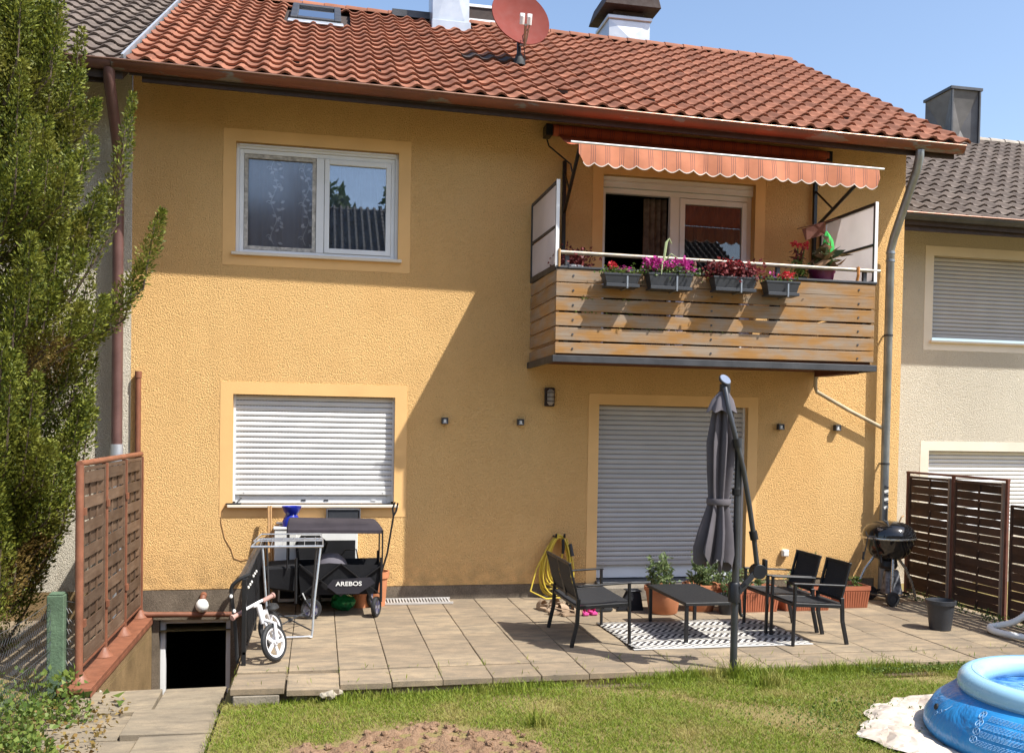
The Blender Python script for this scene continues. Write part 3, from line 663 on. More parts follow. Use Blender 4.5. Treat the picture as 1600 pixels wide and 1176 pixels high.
# --- balcony
BX0, BX1, BY = 2.395, 6.06, -1.2
bal = part('balcony', MB().box(BX0+.02, BX1-.02, BY+.03, -.001, 2.735, 2.80).box(5.86, 6.02, -1.0, -.3, 2.66, 2.735), M_['redwood'], house)
part('edge_beam', MB().box(BX0-.03, BX1+.03, BY-.045, BY-.005, 2.675, 2.745).box(BX0-.03, BX0+.01, BY-.005, -.002, 2.675, 2.745).box(BX1-.01, BX1+.03, BY-.005, -.002, 2.675, 2.745), M_['zinc_dark'], bal, bev=.004)
zb = [2.752, 2.902, 3.052, 3.205, 3.357, 3.510]
for k, z in enumerate(zb):
    h = .135 if k else .115
    m_ = MB().box(BX0, BX1, -.012, .012, 0, h); o = inst('board', m_.mesh('board'), bal, Matrix.Translation((0, BY-.012, z+(.0 if k else .004))) @ Matrix.Rotation(random.uniform(-.0025, .0025)+(-.004 if k == 0 else 0), 4, 'Y'), M_['board'], .004)
    inst('board', MB().box(-.012, .012, BY+.012, -.005, 0, h-.004).mesh('board'), bal, Matrix.Translation((BX0+.012, 0, z+(.002 if k else .0))) @ Matrix.Rotation(random.uniform(-.004, .004), 4, 'X'), M_['board_y'], .004)
    inst('board', MB().box(-.012, .012, BY+.012, -.005, 0, h).mesh('board'), bal, Matrix.Translation((BX1-.012, 0, z)), M_['board_y'], .004)
bolts = MB()
for z in zb:
    for x in (2.58, 4.12, 5.86): bolts.cyl((x, BY-.022, z+.065), (x, BY-.031, z+.065), .011, 8)
part('bolt_heads', bolts, M_['zinc_dark'], bal, kind='stuff')
for x in (2.52, 3.7, 4.9, 5.95): part('baluster', MB().box(x-.02, x+.02, BY+.005, BY+.045, 2.80, 3.79), M_['zinc_dark'], bal)
part('top_rail', MB().box(BX0-.01, BX1+.02, BY-.035, BY+.05, 3.648, 3.672), M_['zinc_dark'], bal, bev=.004)
part('handrail', MB().tube([(BX0+.01, BY-.01, 3.815), (6.12, BY-.01, 3.795)], .021, 10), M_['handrail'], bal, sm=True)
part('strap', MB().tube([(2.42, BY-.035, 3.66), (2.42, BY-.038, 3.84), (2.44, BY+.02, 3.84)], .014, 6), M_['lightwood'], bal); part('strap', MB().tube([(5.84, BY-.01, 3.67), (5.84, BY-.036, 3.74), (5.84, BY-.036, 3.82), (5.86, BY+.02, 3.82)], .016, 6), plain('orange_strap', (.55, .22, .05), .7), bal)
for x, s in ((BX0+.005, 1), (BX1-.005, -1)):
    part('screen_frame', MB().bar((x, -.03, 3.69), (x, -.03, 4.56), .03, .03).bar((x, BY, 3.64), (x, BY, 4.545), .03, .03).bar((x, -.03, 4.56), (x, BY, 4.545), .025, .03).bar((x, -.03, 4.12), (x, BY, 4.09), .02, .025).bar((x, -.03, 3.69), (x, BY, 3.66), .04, .06), M_['zinc_dark'], bal)
    for z0, z1 in ((3.70, 4.09), (4.125, 4.54)):
        part('screen_panel', MB().add([(x, -.045, z0), (x, BY+.015, z0-.02), (x, BY+.015, z1-.015), (x, -.045, z1), (x+.004, -.045, z0), (x+.004, BY+.015, z0-.02), (x+.004, BY+.015, z1-.015), (x+.004, -.045, z1)], [(0,1,2,3), (7,6,5,4), (0,4,5,1), (2,6,7,3), (1,5,6,2), (3,7,4,0)]), M_['translucent'], bal)
    part('screen_edge', MB().box(x-.018, x+.018, BY-.03, BY-.016, 3.66, 4.56), M_['upvc'], bal)
ivy = []
for k in range(70):
    z = random.choice((3.198, 3.349, 3.045)); ivy.append((random.uniform(2.6, 3.35) if z > 3.1 else random.uniform(2.9, 4.4), BY-.02, z+random.uniform(-.012, .008)))
leafpart('sprouting_weed', leaves(ivy, RNG.normal(size=(70, 3))*[1, .3, .4]+[0, -.6, 0], RNG.uniform(.015, .035, 70), RNG.uniform(.01, .02, 70)), M_['weed'], bal, kind='stuff')

# ================================================================== neighbours
nl = thing('white_row_house', 'white stucco row house with brown tiles behind the conifer', 'house', (-5, 0, 0))
part('wall', wall(MB(), -9, XL-.001, .157, 5.75, [], .002, .3), M_['white_st'], nl)
part('plinth', MB().box(-9, XL-.002, .0, .02, -.3, .155), M_['plinth'], nl)
FmL = roof_frame(-1.94-32*PW, -.80, 5.45, TILT, -1.94)
P = [FmL @ Vector(p) for p in ((0, .03, -.01), (32*PW, .03, -.01), (32*PW, 5.29, -.01), (0, 5.29, -.01))]
rl = part('roof', MB().add(P+[p+Vector((0, 0, -.1)) for p in P], [(0,1,2,3), (7,6,5,4), (0,4,5,1), (1,5,6,2), (3,7,4,0)]), M_['deck'], nl)
tmd = tile_mesh('roof_tile')
FmL2 = roof_frame(-1.94-32*PW, -.80, 5.46, TILT, -1.94)
tiles(rl, FmL2, 32, 17, M_['tile_dark'], tmd, lambda i, j: i > 13 and j < 16)
gutter(nl, (-9, -.80, 5.58), (-2.035, -.80, 5.512), .078, M_['gutter_dark'] if 'gutter_dark' in M_ else M_['pipe_brown'], 4)
part('fascia', MB().box(-9, -2.08, -.72, -.695, 5.33, 5.53), M_['darkwood'], nl)
dpl = part('downpipe', MB().tube([(-2.06, -.80, 5.45), (-2.06, -.78, 5.32), (-2.09, -.2, 4.82), (-2.095, -.14, 4.66), (-2.095, -.14, 1.72)], .055, 14), M_['pipe_brown'], nl, sm=True)
part('standpipe', MB().tube([(-2.095, -.14, 1.74), (-2.095, -.14, -.1)], .062, 14), M_['zinc_light'], dpl, sm=True)
nr = thing('cream_row_house', 'cream stucco row house with brown roof behind the right fence', 'house', (10, 1.2, -.53))
NY = 1.2; NZ = -.53
NU = (8.50, 10.3, 3.85+NZ, 5.05+NZ); NLW = (8.50, 10.4, .6, 2.29+NZ)
part('wall', wall(MB(), 7.22, 15, -.35, 5.8+NZ, [NU, NLW], NY, .3), M_['white_st'], nr)
for h in (NU, NLW): surround(nr, *h, .135, M_['trim_w'], NY)
shutter(nr, NU[0], NU[1], NU[2]+.10, NU[3], NY+.10, mat=M_['slat_grey']); shutter(nr, NLW[0], NLW[1], NLW[2]+.05, NLW[3], NY+.10)
part('window_sill', MB().box(NU[0]-.04, NU[1]+.04, NY-.05, NY+.1, NU[2]-.03, NU[2]), M_['trim_w'], nr, bev=.004)
part('plinth', MB().box(7.22, 15, NY-.006, NY+.02, -.9, -.35), M_['plinth'], nr)
FmR = roof_frame(7.30, NY-.80, 5.37+NZ, TILT, 7.3); ncr = 30
P = [FmR @ Vector(p) for p in ((0, .03, -.01), (ncr*PW, .03, -.01), (ncr*PW, 5.29, -.01), (0, 5.29, -.01))]
rr_ = part('roof', MB().add(P+[p+Vector((0, 0, -.1)) for p in P], [(0,1,2,3), (7,6,5,4), (0,4,5,1), (1,5,6,2), (3,7,4,0)]), M_['deck'], nr)
tiles(rr_, FmR, ncr, 17, M_['tile_dark'], tmd, lambda i, j: i < 22 and j < 13)
ridge(rr_, FmR, ncr*PW, 22, plain('grey_ridge', (.35, .30, .25), .9), 5.28)
gutter(nr, (7.24, NY-.805, 5.41+NZ), (14, NY-.805, 5.37+NZ), .08, M_['zinc_dark'], 6)
part('fascia', MB().box(7.24, 14, NY-.72, NY-.69, 5.21+NZ, 5.41+NZ), M_['darkwood'], nr)
cr = at(1485, 200, 4.6); cl = at(1530, 200, 4.6)
c3 = clad(nr, cr.x, cl.x, 4.6, 5.35, 6.9, at(1485, 139, 4.6).z, M_['chim_dark'], bulge=-.13)
for x in (cr.x, cl.x-.03): part('edge_trim', MB().box(x, x+.03, 4.57, 4.6, 6.9, at(1485, 139, 4.6).z), M_['zinc_dark'], c3)
part('rim', MB().box(cr.x-.03, cl.x+.03, 4.56, 5.38, at(1485, 139, 4.6).z, at(1485, 139, 4.6).z+.05), M_['zinc_dark'], c3)
# ================================================================== awning and satellite dish
aw = thing('awning', 'orange striped awning with scalloped valance above the balcony', 'awning', (4.3, -.1, 5.3))
AL, AR_, AY = 2.476, 5.92, -1.49
zl, zr = at(905, 224, AY).z, at(1370, 265, AY).z
NXA = 60; NYA = 14; fa = MB()
for j in range(NYA+1):
    t = j/NYA
    for i in range(NXA+1):
        s = i/NXA; x0 = 2.66+(6.02-2.66)*s; x1 = AL+.06+(AR_-AL-.08)*s; z1 = zl+(zr-zl)*s
        sag = -.05*math.sin(math.pi*t)+.01*math.sin(s*40)*math.sin(math.pi*t)
        fa.v.append((x0+(x1-x0)*t, -.12+(AY+.12)*t, 5.37-.04*s+(z1-5.37+.04*s)*t+sag))
fa.f = [(j*(NXA+1)+i, j*(NXA+1)+i+1, (j+1)*(NXA+1)+i+1, (j+1)*(NXA+1)+i) for j in range(NYA) for i in range(NXA)]
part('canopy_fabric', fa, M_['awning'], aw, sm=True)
va = MB(); n = 220
for i in range(n+1):
    s = i/n; x = AL+.06+(AR_-AL-.08)*s; zt = zl+(zr-zl)*s-.005; sc = abs(math.sin(s*math.pi*22)); wv = .016*math.sin(s*46+1)+.012*math.sin(s*17)
    e = .05*math.exp(-s*30)-.03*math.exp(-(1-s)*30)
    dz = .185+.036*sc
    va.v += [(x, AY-.008, zt), (x, AY-.02+wv*.5, zt-dz*.5), (x+e, AY-.02+wv, zt-dz+.012), (x+e, AY-.021+wv, zt-dz)]
va.f = [(4*i+k, 4*i+k+1, 4*i+k+5, 4*i+k+4) for i in range(n) for k in range(2)]
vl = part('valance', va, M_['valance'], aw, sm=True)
hm = MB(); hm.v = [v for i in range(n+1) for v in va.v[4*i+2:4*i+4]]; hm.f = [(2*i, 2*i+1, 2*i+3, 2*i+2) for i in range(n)]
part('valance_hem', hm, M_['awning_hem'], vl)
part('front_bar', MB().tube([(AL-.02, AY, zl+.01), (AR_+.04, AY, zr+.01)], .011, 10), M_['white_pl'], aw, sm=True)
part('roller', MB().tube([(2.60, -.12, 5.415), (6.06, -.12, 5.365)], .065, 14), M_['awning'], aw, sm=True)
for x, z in ((2.55, 5.41), (6.07, 5.36)): part('wall_bracket', MB().box(x-.04, x+.04, -.17, -.001, z-.07, z+.06), M_['black'], aw, bev=.006)
part('crank_rod', MB().tube([(2.53, -.13, 5.3), (2.55, -.15, 5.22), (2.72, -.5, 4.93), (2.735, -.53, 4.82)], .009, 6).tube([(2.735, -.53, 4.82), (2.74, -.53, 4.70)], .003, 5), M_['black'], aw)
for x, xe in ((2.765, 2.56), (5.95, 5.80)):
    part('slide_rail', MB().box(x-.02, x+.02, -.075, -.03, 3.4, 5.09), M_['black'], aw)
    za = 4.50; ze = zl if x < 4 else zr
    part('arm', MB().tube([(x, -.08, za), (xe, AY+.02, ze-.01)], .02, 8), M_['black'], aw); part('brace', MB().tube([(x, -.06, 4.95), (x+(xe-x)*.35, -.08+(AY+.1)*.35, za+(ze-za)*.35)], .012, 8), M_['black'], aw)

dish = thing('satellite_dish', 'brick red satellite dish standing on the tiled roof', 'satellite dish', (2.45, 1.14, 6.6))
dc = at(814, 27, 1.05); DR = .385
nrm = Vector((.22, -1, .32)).normalized(); M3 = nrm.to_track_quat('Z', 'Y').to_matrix()
pr = [(0, -.075)] + [(DR*t, -.075*(1-t*t)) for t in (.2, .4, .6, .8, .95, 1)] + [(DR*1.025, .004), (DR*1.025, -.012), (DR, -.016)] + [(DR*t, -.085*(1-t*t)-.012) for t in (.9, .6, .3, 0)]
part('reflector', MB().lathe(pr, dc, 48, M3), M_['dish'], dish, sm=True)
base = at(811, 96, 1.05)
part('mast', MB().cyl(base-Vector((0, 0, .12)), dc+Vector((0, .12, -.1)), .028, 12), M_['zinc_dark'], dish, sm=True)
part('mast_boot', MB().lathe([(.085, -.06), (.075, 0), (.045, .06), (.03, .1)], base, 14), M_['black_rub'], dish, sm=True)
lnb = at(822, 30, .60)
part('feed_arm', MB().tube([dc-Vector((0, .02, DR-.02)), dc-Vector((-.02, .16, DR+.02)), lnb+Vector((0, .02, -.06))], .018, 8).tube([dc-Vector((-.06, .02, DR-.03)), lnb+Vector((.05, .03, -.05))], .010, 6), M_['handrail'], dish, sm=True)
for dx in (-.045, .045): part('feed_horn', MB().cyl(lnb+Vector((dx, .03, -.06)), lnb+Vector((dx, -.005, .03)), .03, 12).box(lnb.x+dx-.03, lnb.x+dx+.03, lnb.y-.01, lnb.y+.03, lnb.z+.03, lnb.z+.065), M_['white_pl'], dish, bev=.004)
part('cable', MB().tube([lnb+Vector((.04, 0, -.07)), dc-Vector((-.07, .2, .2)), dc-Vector((.0, .12, DR-.1)), base+Vector((.06, -.05, .1)), base+Vector((.07, -.03, -.03))], .006, 5), M_['black_rub'], dish)

# ================================================================== wall fittings
def spot(x, label):
    t = thing('wall_light', label, 'wall light', (x, 0, 2.05), 'small square wall lights')
    part('housing', frame(MB(), x-.036, x+.036, 2.015, 2.087, .012, -.07, -.001), M_['zinc_dark'], t); part('back_plate', MB().box(x-.024, x+.024, -.03, -.001, 2.027, 2.075), M_['zinc_dark'], t); part('lens', MB().cyl((x, -.05, 2.034), (x, -.05, 2.068), .018, 10).box(x-.024, x+.024, -.068, -.031, 2.027, 2.033), M_['white_pl'], t)
spot(1.41, 'small square steel wall light left of the pair between window and door'); spot(2.295, 'small square steel wall light just left of the oval lamp')
spot(5.57, 'small square steel wall light between terrace door and the parasol shadow'); spot(6.335, 'small square steel wall light rightmost, under the balcony pipe')
t = thing('bulkhead_lamp', 'brown caged bulkhead lamp under the balcony', 'wall lamp', (2.64, 0, 2.35))
part('housing', MB().box(2.58, 2.70, -.05, -.001, 2.24, 2.46), M_['darkwood'], t, bev=.012); part('lens', MB().box(2.60, 2.68, -.10, -.051, 2.255, 2.44), plain('dusty_lens', (.35, .30, .27), .3), t, bev=.025)
for z in (2.30, 2.35, 2.40): part('cage_bar', MB().box(2.592, 2.688, -.108, -.05, z-.004, z+.004), M_['darkwood'], t)
t = thing('outdoor_socket', 'white outdoor socket on the sunlit wall behind the far chair', 'socket', (5.67, 0, .49))
part('housing', MB().box(5.63, 5.715, -.055, -.001, .45, .535), M_['white_pl'], t, bev=.008); part('flap', MB().box(5.638, 5.707, -.066, -.056, .458, .527), M_['white_pl'], t, bev=.006)
t = thing('globe_lamp', 'white globe lamp on the plinth above the cellar door', 'lamp', (-1.22, 0, .04))
part('holder', MB().cyl((-1.215, -.001, .10), (-1.215, -.05, .085), .035, 12).cyl((-1.215, -.04, .09), (-1.22, -.07, .055), .034, 12), M_['red_metal'], t, sm=True)
part('globe', MB().lathe([(.0, -.075), (.035, -.066), (.063, -.035), (.072, 0), (.062, .035), (.042, .06), (.03, .07), (.0, .072)], (-1.222, -.085, -.005), 20), M_['bulb'], t, sm=True)
solo('cable', MB().tube([(-.98, -.05, 1.09), (-1.03, -.01, 1.02), (-1.04, -.006, .9), (-1.0, -.006, .72), (-.93, -.006, .60), (-.9, -.006, .5), (-.82, -.006, .47), (-.6, -.006, .52)], .0035, 5), M_['lightwood'], 'thin loose cable hanging from the lower window sill', 'cable', (-.98, -.05, 1.09))
t = solo('solar_sensor', MB().box(-.99, -.83, -.05, .03, 1.092, 1.105).tube([(-.88, .02, 1.10), (-.83, .06, 1.16)], .008, 6), M_['black'], 'small black solar panel lying on the lower window sill', 'solar panel', (-.9, 0, 1.09))

# ================================================================== garden hose
t = thing('garden_hose', 'coiled yellow garden hose hanging on the wall beside the door', 'hose', (2.75, 0, 0))
part('hanger', MB().tube([(2.72, -.005, .72), (2.72, -.14, .72), (2.72, -.15, .76)], .012, 6).tube([(2.82, -.005, .72), (2.82, -.14, .72), (2.82, -.15, .76)], .012, 6), M_['black'], t)
hs = MB()
for k in range(9):
    a = random.uniform(.10, .19); bt = random.uniform(.03, .22); sk_ = random.uniform(-.16, .04); y = -.035-.011*k; pts = []
    for q in range(26):
        u = 2*math.pi*q/26; zz = math.cos(u); z = .74-.01*(k % 4) - (1-zz)/2*(.74-bt-.0); x = 2.77+a*math.sin(u)*(1-.25*zz)+sk_*(1-zz)/2
        pts.append((x, y+.012*math.sin(u*2+k), max(z, .02)))
    hs.tube(pts, .0095, 7, closed=True)
hs.tube([(2.86, -.1, .7), (2.90, -.1, .5), (2.91, -.11, .2), (2.86, -.15, .02), (2.6, -.2, .015), (2.42, -.16, .1), (2.5, -.1, .35), (2.64, -.1, .62)], .0095, 7)
part('coil', hs, M_['yellow_hose'], t, sm=True)
part('nozzle', MB().tube([(2.80, -.15, .70), (2.805, -.155, .60), (2.80, -.15, .53)], [.016, .02, .015], 10), M_['black'], t, sm=True); part('tap_connector', MB().tube([(2.895, -.13, .64), (2.92, -.135, .5)], [.018, .024], 10), M_['anthr_pl'], t, sm=True)
# ================================================================== shoes
def clog(x, y, rz, mat, label, L=.25, strap=True, z0=.004):
    t = thing('shoe', label, 'shoe', (x, y, z0), 'shoes by the bench'); Mx = Matrix.Translation((x, y, z0)) @ Matrix.Rotation(rz, 4, 'Z')
    ol = [(-.5, .12), (-.45, .17), (-.2, .15), (.1, .19), (.35, .19), (.47, .12), (.5, 0)]; ol = ol + [(a, -b) for a, b in ol[::-1][1:]]
    m_ = MB(); nn = len(ol)
    for z, k in ((0, .94), (.012, 1), (.028, .97)): m_.v += [Mx @ Vector((a*L*k, b*L*k, z)) for a, b in ol]
    m_.f = [(r*nn+i, r*nn+(i+1) % nn, (r+1)*nn+(i+1) % nn, (r+1)*nn+i) for r in range(2) for i in range(nn)] + [tuple(2*nn+i for i in range(nn)), tuple(range(nn))[::-1]]
    part('sole', m_, mat, t)
    up = MB(); k = 9
    for a in (.02, .12, .22, .34, .44):
        h = .075*(1-((a-.1)/.5)**2)+.01; wd = .19*(1-.3*max(0, a-.25)/.2)
        up.v += [Mx @ Vector((a*L, -math.cos(math.pi*i/(k-1))*wd*L, .026+math.sin(math.pi*i/(k-1))*h)) for i in range(k)]
    up.f = [(r*k+i, r*k+i+1, (r+1)*k+i+1, (r+1)*k+i) for r in range(4) for i in range(k-1)]
    part('upper', up, mat, t, sm=True)
    if strap: part('heel_strap', MB().tube([Mx @ Vector((.05*L, -.17*L, .05)), Mx @ Vector((-.3*L, -.15*L, .075)), Mx @ Vector((-.47*L, 0, .08)), Mx @ Vector((-.3*L, .15*L, .075)), Mx @ Vector((.05*L, .17*L, .05))], .007, 6), mat, t)
M_['tan'] = plain('tan_foam', (.36, .25, .16), .8); M_['pinkfoam'] = plain('pink_foam', (.62, .06, .26), .6)
clog(2.43, -.80, 1.9, M_['tan'], 'tan clog at the back left of the shoe row by the bench'); clog(2.60, -.70, 1.9, M_['tan'], 'tan clog at the back right of the tan pairs by the bench')
clog(2.54, -1.03, .3, M_['tan'], 'flat tan sandal lying crosswise, left of the front pair'); clog(2.66, -1.12, .2, M_['tan'], 'flat tan sandal beside the bench rear leg')
clog(2.74, -.82, 1.75, M_['black_rub'], 'black slipper behind the pink clogs, left one'); clog(2.85, -.80, 1.65, M_['black_rub'], 'black slipper behind the pink clogs, right one')
clog(2.79, -1.08, 1.75, M_['pinkfoam'], 'left pink clog of the small pair', .19); clog(2.90, -1.06, 1.6, M_['pinkfoam'], 'right pink clog of the small pair', .19)
clog(3.05, -.92, .1, M_['black_rub'], 'lone black shoe under the bench front edge')

# ================================================================== terrace furniture
def seat(name, label, cat, x, y, facing, wdt, npan, dpt=.52):
    """legs at +-dpt/2, facing +1 looks to +x"""
    t = thing(name, label, cat, (x, y, 0)); f = facing
    def Pn(a, b, z): return Vector((x+f*a, y+b, z))
    h = wdt/2; fr, bk = dpt/2, -dpt/2
    for s in (-1, 1):
        part('leg', MB().bar(Pn(fr, s*h, 0), Pn(fr-.01, s*h, .575), .034, .024, (1, 0, 0)), M_['black'], t, bev=.004)
        part('leg', MB().bar(Pn(bk-.03, s*h, 0), Pn(bk+.02, s*h, .22), .024, .036, (1,0,0)).bar(Pn(bk+.02, s*h, .215), Pn(bk+.03, s*h, .44), .024, .036, (1,0,0)), M_['black'], t, bev=.003)
        part('armrest', MB().bar(Pn(fr+.012, s*h, .583), Pn(bk+.01, s*h, .555), .045, .016), M_['black'], t, bev=.005)
        part('side_rail', MB().bar(Pn(fr-.015, s*h, .385), Pn(bk+.03, s*h, .36), .022, .035), M_['black'], t, bev=.003)
    for a_, z_ in ((fr-.01, .385), (bk+.03, .36)): part('seat_rail', MB().bar(Pn(a_, -h+.018, z_), Pn(a_, h-.018, z_), .03, .03), M_['black'], t, bev=.003)
    sf = MB(); nq = 8
    for i in range(nq+1):
        a = bk+.0+(dpt-.0)*i/nq; z = .408-.026*(1-i/nq)-.014*math.sin(math.pi*i/nq)
        for b in (-h+.014, -.004, .004, h-.014): sf.v.append(Pn(a, b, z-(.004 if abs(b) < .01 and npan > 1 else 0)))
    sf.f = [(4*i+k, 4*i+k+1, 4*i+k+5, 4*i+k+4) for i in range(nq) for k in range(3)]
    part('seat', sf, M_['mesh_fab'], t, sm=True)
    pw = wdt/npan
    for k in range(npan):
        b0, b1 = -h+pw*k+.004, -h+pw*(k+1)-.004; zt = .755; at_ = bk-.055; ab = bk+.035
        for b in (b0+.014, b1-.014): part('back_post', MB().bar(Pn(ab, b, .40), Pn(at_, b, zt), .028, .02, (1,0,0)), M_['black'], t, bev=.003)
        part('back_top_bar', MB().bar(Pn(at_, b0, zt), Pn(at_, b1, zt), .024, .024), M_['black'], t, bev=.003)
        bf = MB()
        for i in range(7):
            u = i/6; a = ab+(at_-ab)*u-.018*math.sin(math.pi*u); z = .43+(zt-.43)*u
            bf.v += [Pn(a, b0+.022, z), Pn(a, b1-.022, z)]
        bf.f = [(2*i, 2*i+1, 2*i+3, 2*i+2) for i in range(6)]
        part('backrest', bf, M_['mesh_fab'], t, sm=True)
    part('back_rail', MB().bar(Pn(ab, -h+.016, .425), Pn(ab, h-.016, .425), .02, .025), M_['black'], t)
    return t
seat('garden_bench', 'black two-seat garden bench with mesh back beside the shoes', 'bench', 2.555, -2.11, 1, .88, 2)
seat('garden_chair', 'black mesh armchair nearest the lawn', 'chair', 4.595, -2.54, -1, .44, 1); seat('garden_chair', 'black mesh armchair nearest the wall, in front of the planters', 'chair', 4.58, -2.0, -1, .49, 1)
t = thing('coffee_table', 'low black coffee table in the middle of the patterned rug', 'table', (3.62, -2.15, 0))
part('tabletop', MB().box(3.355, 3.885, -2.56, -1.50, .355, .385), plain('black_glass_top', (.013, .013, .014), .55, 0, .2, 30), t, bev=.004)
for x, y in ((3.36, -2.55), (3.87, -2.55), (3.36, -1.55), (3.87, -1.55)):
    part('leg', MB().box(x-.016+(.012 if x < 3.5 else -.012), x+.016+(.012 if x < 3.5 else -.012), y-.016+(.012 if y < -2 else -.012), y+.016+(.012 if y < -2 else -.012), .01, .354), M_['black'], t, bev=.003)
def rugmat():
    t = NT('chevron_rug'); s = t.sep(); tri = t.math('PINGPONG', t.math('ADD', s[1], 10.), .13); u = t.math('FRACT', t.math('DIVIDE', t.math('ADD', t.math('ADD', s[0], 10.), t.math('MULTIPLY', tri, .75)), .068))
    k = t.math('LESS_THAN', u, .5); t.base(t.mix(k, (.60, .565, .51), (.035, .03, .034))); t.rough(.9); t.bump(t.noise(400, 2), .001, .6); return t.m
rg = MB(); nx, ny = 20, 12; x0, x1, y0, y1 = 2.80, 4.56, -2.70, -1.56
for j in range(ny+1):
    for i in range(nx+1):
        x = x0+(x1-x0)*i/nx; y = y0+(y1-y0)*j/ny; z = .007+.004*math.sin(x*5)*math.sin(y*4+1)+(.018 if i == 0 and j < 3 else 0)*(1-j/3)
        rg.v.append((x+.01*math.sin(y*5), y+.012*math.sin(x*4), z))
rg.f = [(j*(nx+1)+i, j*(nx+1)+i+1, (j+1)*(nx+1)+i+1, (j+1)*(nx+1)+i) for j in range(ny) for i in range(nx)]
t = thing('rug', 'black and white chevron outdoor rug under the coffee table', 'rug', (3.7, -2.1, 0)); rgo = part('rug_cloth', rg, rugmat(), t, sm=True)
sm_ = rgo.modifiers.new('thick', 'SOLIDIFY'); sm_.thickness = .006
part('border', MB().box(x0, x1, y0-.03, y0+.008, .004, .010), cloth('rug_border', (.62, .60, .57), 0), t)

# ================================================================== parasol
UP = Vector((3.405, -3.49, -.08))
t = thing('parasol', 'closed grey cantilever parasol with solar lamp, planted at the lawn edge', 'parasol', UP)
ptop = at(1155, 688, -3.49); part('pole', MB().tube([UP-Vector((0, 0, .1)), (ptop.x, -3.49, ptop.z+.02)], .030, 16), M_['umb_pole'], t, sm=True)
for y_ in (768, 700): c = at(1151, y_, -3.49); part('pole_clamp', MB().lathe([(.03, -.03), (.038, -.025), (.038, .025), (.03, .03)], c, 16), M_['black'], t, sm=True)
arm = [at(x, y, Y_) for x, y, Y_ in ((1133, 606, -3.50), (1139, 640, -3.58), (1151, 690, -3.57), (1162, 735, -3.54), (1171, 790, -3.50), (1178, 840, -3.46), (1183, 885, -3.43))]
part('arm', MB().tube(arm, .021, 14), M_['umb_pole'], t, sm=True)
for q in (at(1151.5, 692, -3.57), at(1177.5, 836, -3.46)): part('arm_sleeve', MB().cyl(q-Vector((-.008, 0, .035)), q+Vector((-.008, 0, .035)), .034, 14), M_['black'], t, sm=True)
c = at(1184, 892, -3.43); part('crank_box', MB().cyl(c+Vector((0, -.045, 0)), c+Vector((0, .045, 0)), .062, 20).box(c.x+.05, c.x+.075, c.y-.03, c.y+.03, c.z-.02, c.z+.10), M_['black'], t, sm=True, bev=.004)
c2 = at(1147, 925, -3.49); part('joint_collar', MB().lathe([(.032, -.085), (.048, -.08), (.05, .07), (.04, .085), (.03, .085)], c2, 16), M_['black'], t, sm=True)
part('strut', MB().bar(c2+Vector((.02, 0, -.02)), c+Vector((-.02, -.02, .01)), .05, .03, (0, 1, 0)), M_['black'], t, bev=.006); part('pedal', MB().tube([c2+Vector((.05, 0, -.06)), c2+Vector((.06, 0, -.18)), c2+Vector((.075, 0, -.20))], .014, 8), M_['black'], t)
part('knob', MB().cyl(c2+Vector((.04, -.05, .05)), c2+Vector((.075, -.06, .08)), .015, 10), M_['black'], t)
part('hub', MB().cyl(at(1132, 620, -3.45), at(1133, 600, -3.45), .045, 14), M_['black'], t, sm=True)
lc = at(1133, 593, -3.46); ML = Vector((.25, -.75, .62)).normalized().to_track_quat('Z', 'Y').to_matrix()
part('lamp_disc', MB().lathe([(0, -.02), (.05, -.018), (.055, 0), (.052, .006), (.0, .006)], lc, 24, ML), M_['zinc_dark'], t, sm=True); part('solar_cell', MB().lathe([(0, .009), (.047, .0085), (.05, .004)], lc, 24, ML), plain('solar_cell', (.18, .21, .28), .15), t, sm=True)
cv = MB(); prof = [(1130, 618, 12), (1129, 650, 17), (1127, 690, 22), (1125, 735, 20), (1123, 772, 17), (1122, 786, 16), (1121, 800, 19), (1118, 830, 26), (1115, 858, 30), (1113, 876, 29)]; NA = 72; NF = 8
for k, (x, y, r) in enumerate(prof):
    c = at(x, y, -3.45); rr = r/197.0; last = k >= len(prof)-2
    for i in range(NA):
        a = 2*math.pi*i/NA; fold = (.34+.05*math.sin(k))*(.35 if k < 1 else 1)*(.75 if 4 <= k <= 5 else 1)
        q = rr*(1-fold*.6+fold*math.cos(NF*a+.5*math.sin(k*.7)+.4*math.sin(a*2)))
        z = c.z + ((.05*math.cos(NF*a+1)+.03*math.sin(2*a+.6)) if last else 0)*(1 if k == len(prof)-1 else .4) - (.02*math.sin(a+2) if last else 0)
        cv.v.append((c.x+q*math.cos(a), c.y+q*math.sin(a), z))
cv.f = [(k*NA+i, k*NA+(i+1) % NA, (k+1)*NA+(i+1) % NA, (k+1)*NA+i) for k in range(len(prof)-1) for i in range(NA)]
co = part('canopy', cv, M_['grey_fab'], t, sm=True)
cp = MB()
for k, (x, y, r) in enumerate(((1131, 612, 8), (1129, 625, 17), (1127, 643, 24))):
    c = at(x, y, -3.45); rr = r/197.
    for i in range(48):
        a = 2*math.pi*i/48; q = rr*(1+.12*math.cos(8*a)*(k > 0)); cp.v.append((c.x+q*math.cos(a), c.y+q*math.sin(a), c.z-.012*math.cos(8*a)*(k == 2)))
cp.f = [(k*48+i, k*48+(i+1) % 48, (k+1)*48+(i+1) % 48, (k+1)*48+i) for k in range(2) for i in range(48)]
part('vent_flap', cp, M_['grey_fab'], co, sm=True)
c = at(1123, 783, -3.45); part('tie_band', MB().lathe([(.098, -.026), (.101, -.02), (.101, .02), (.098, .026)], c, 32), M_['grey_fab'], co, sm=True)
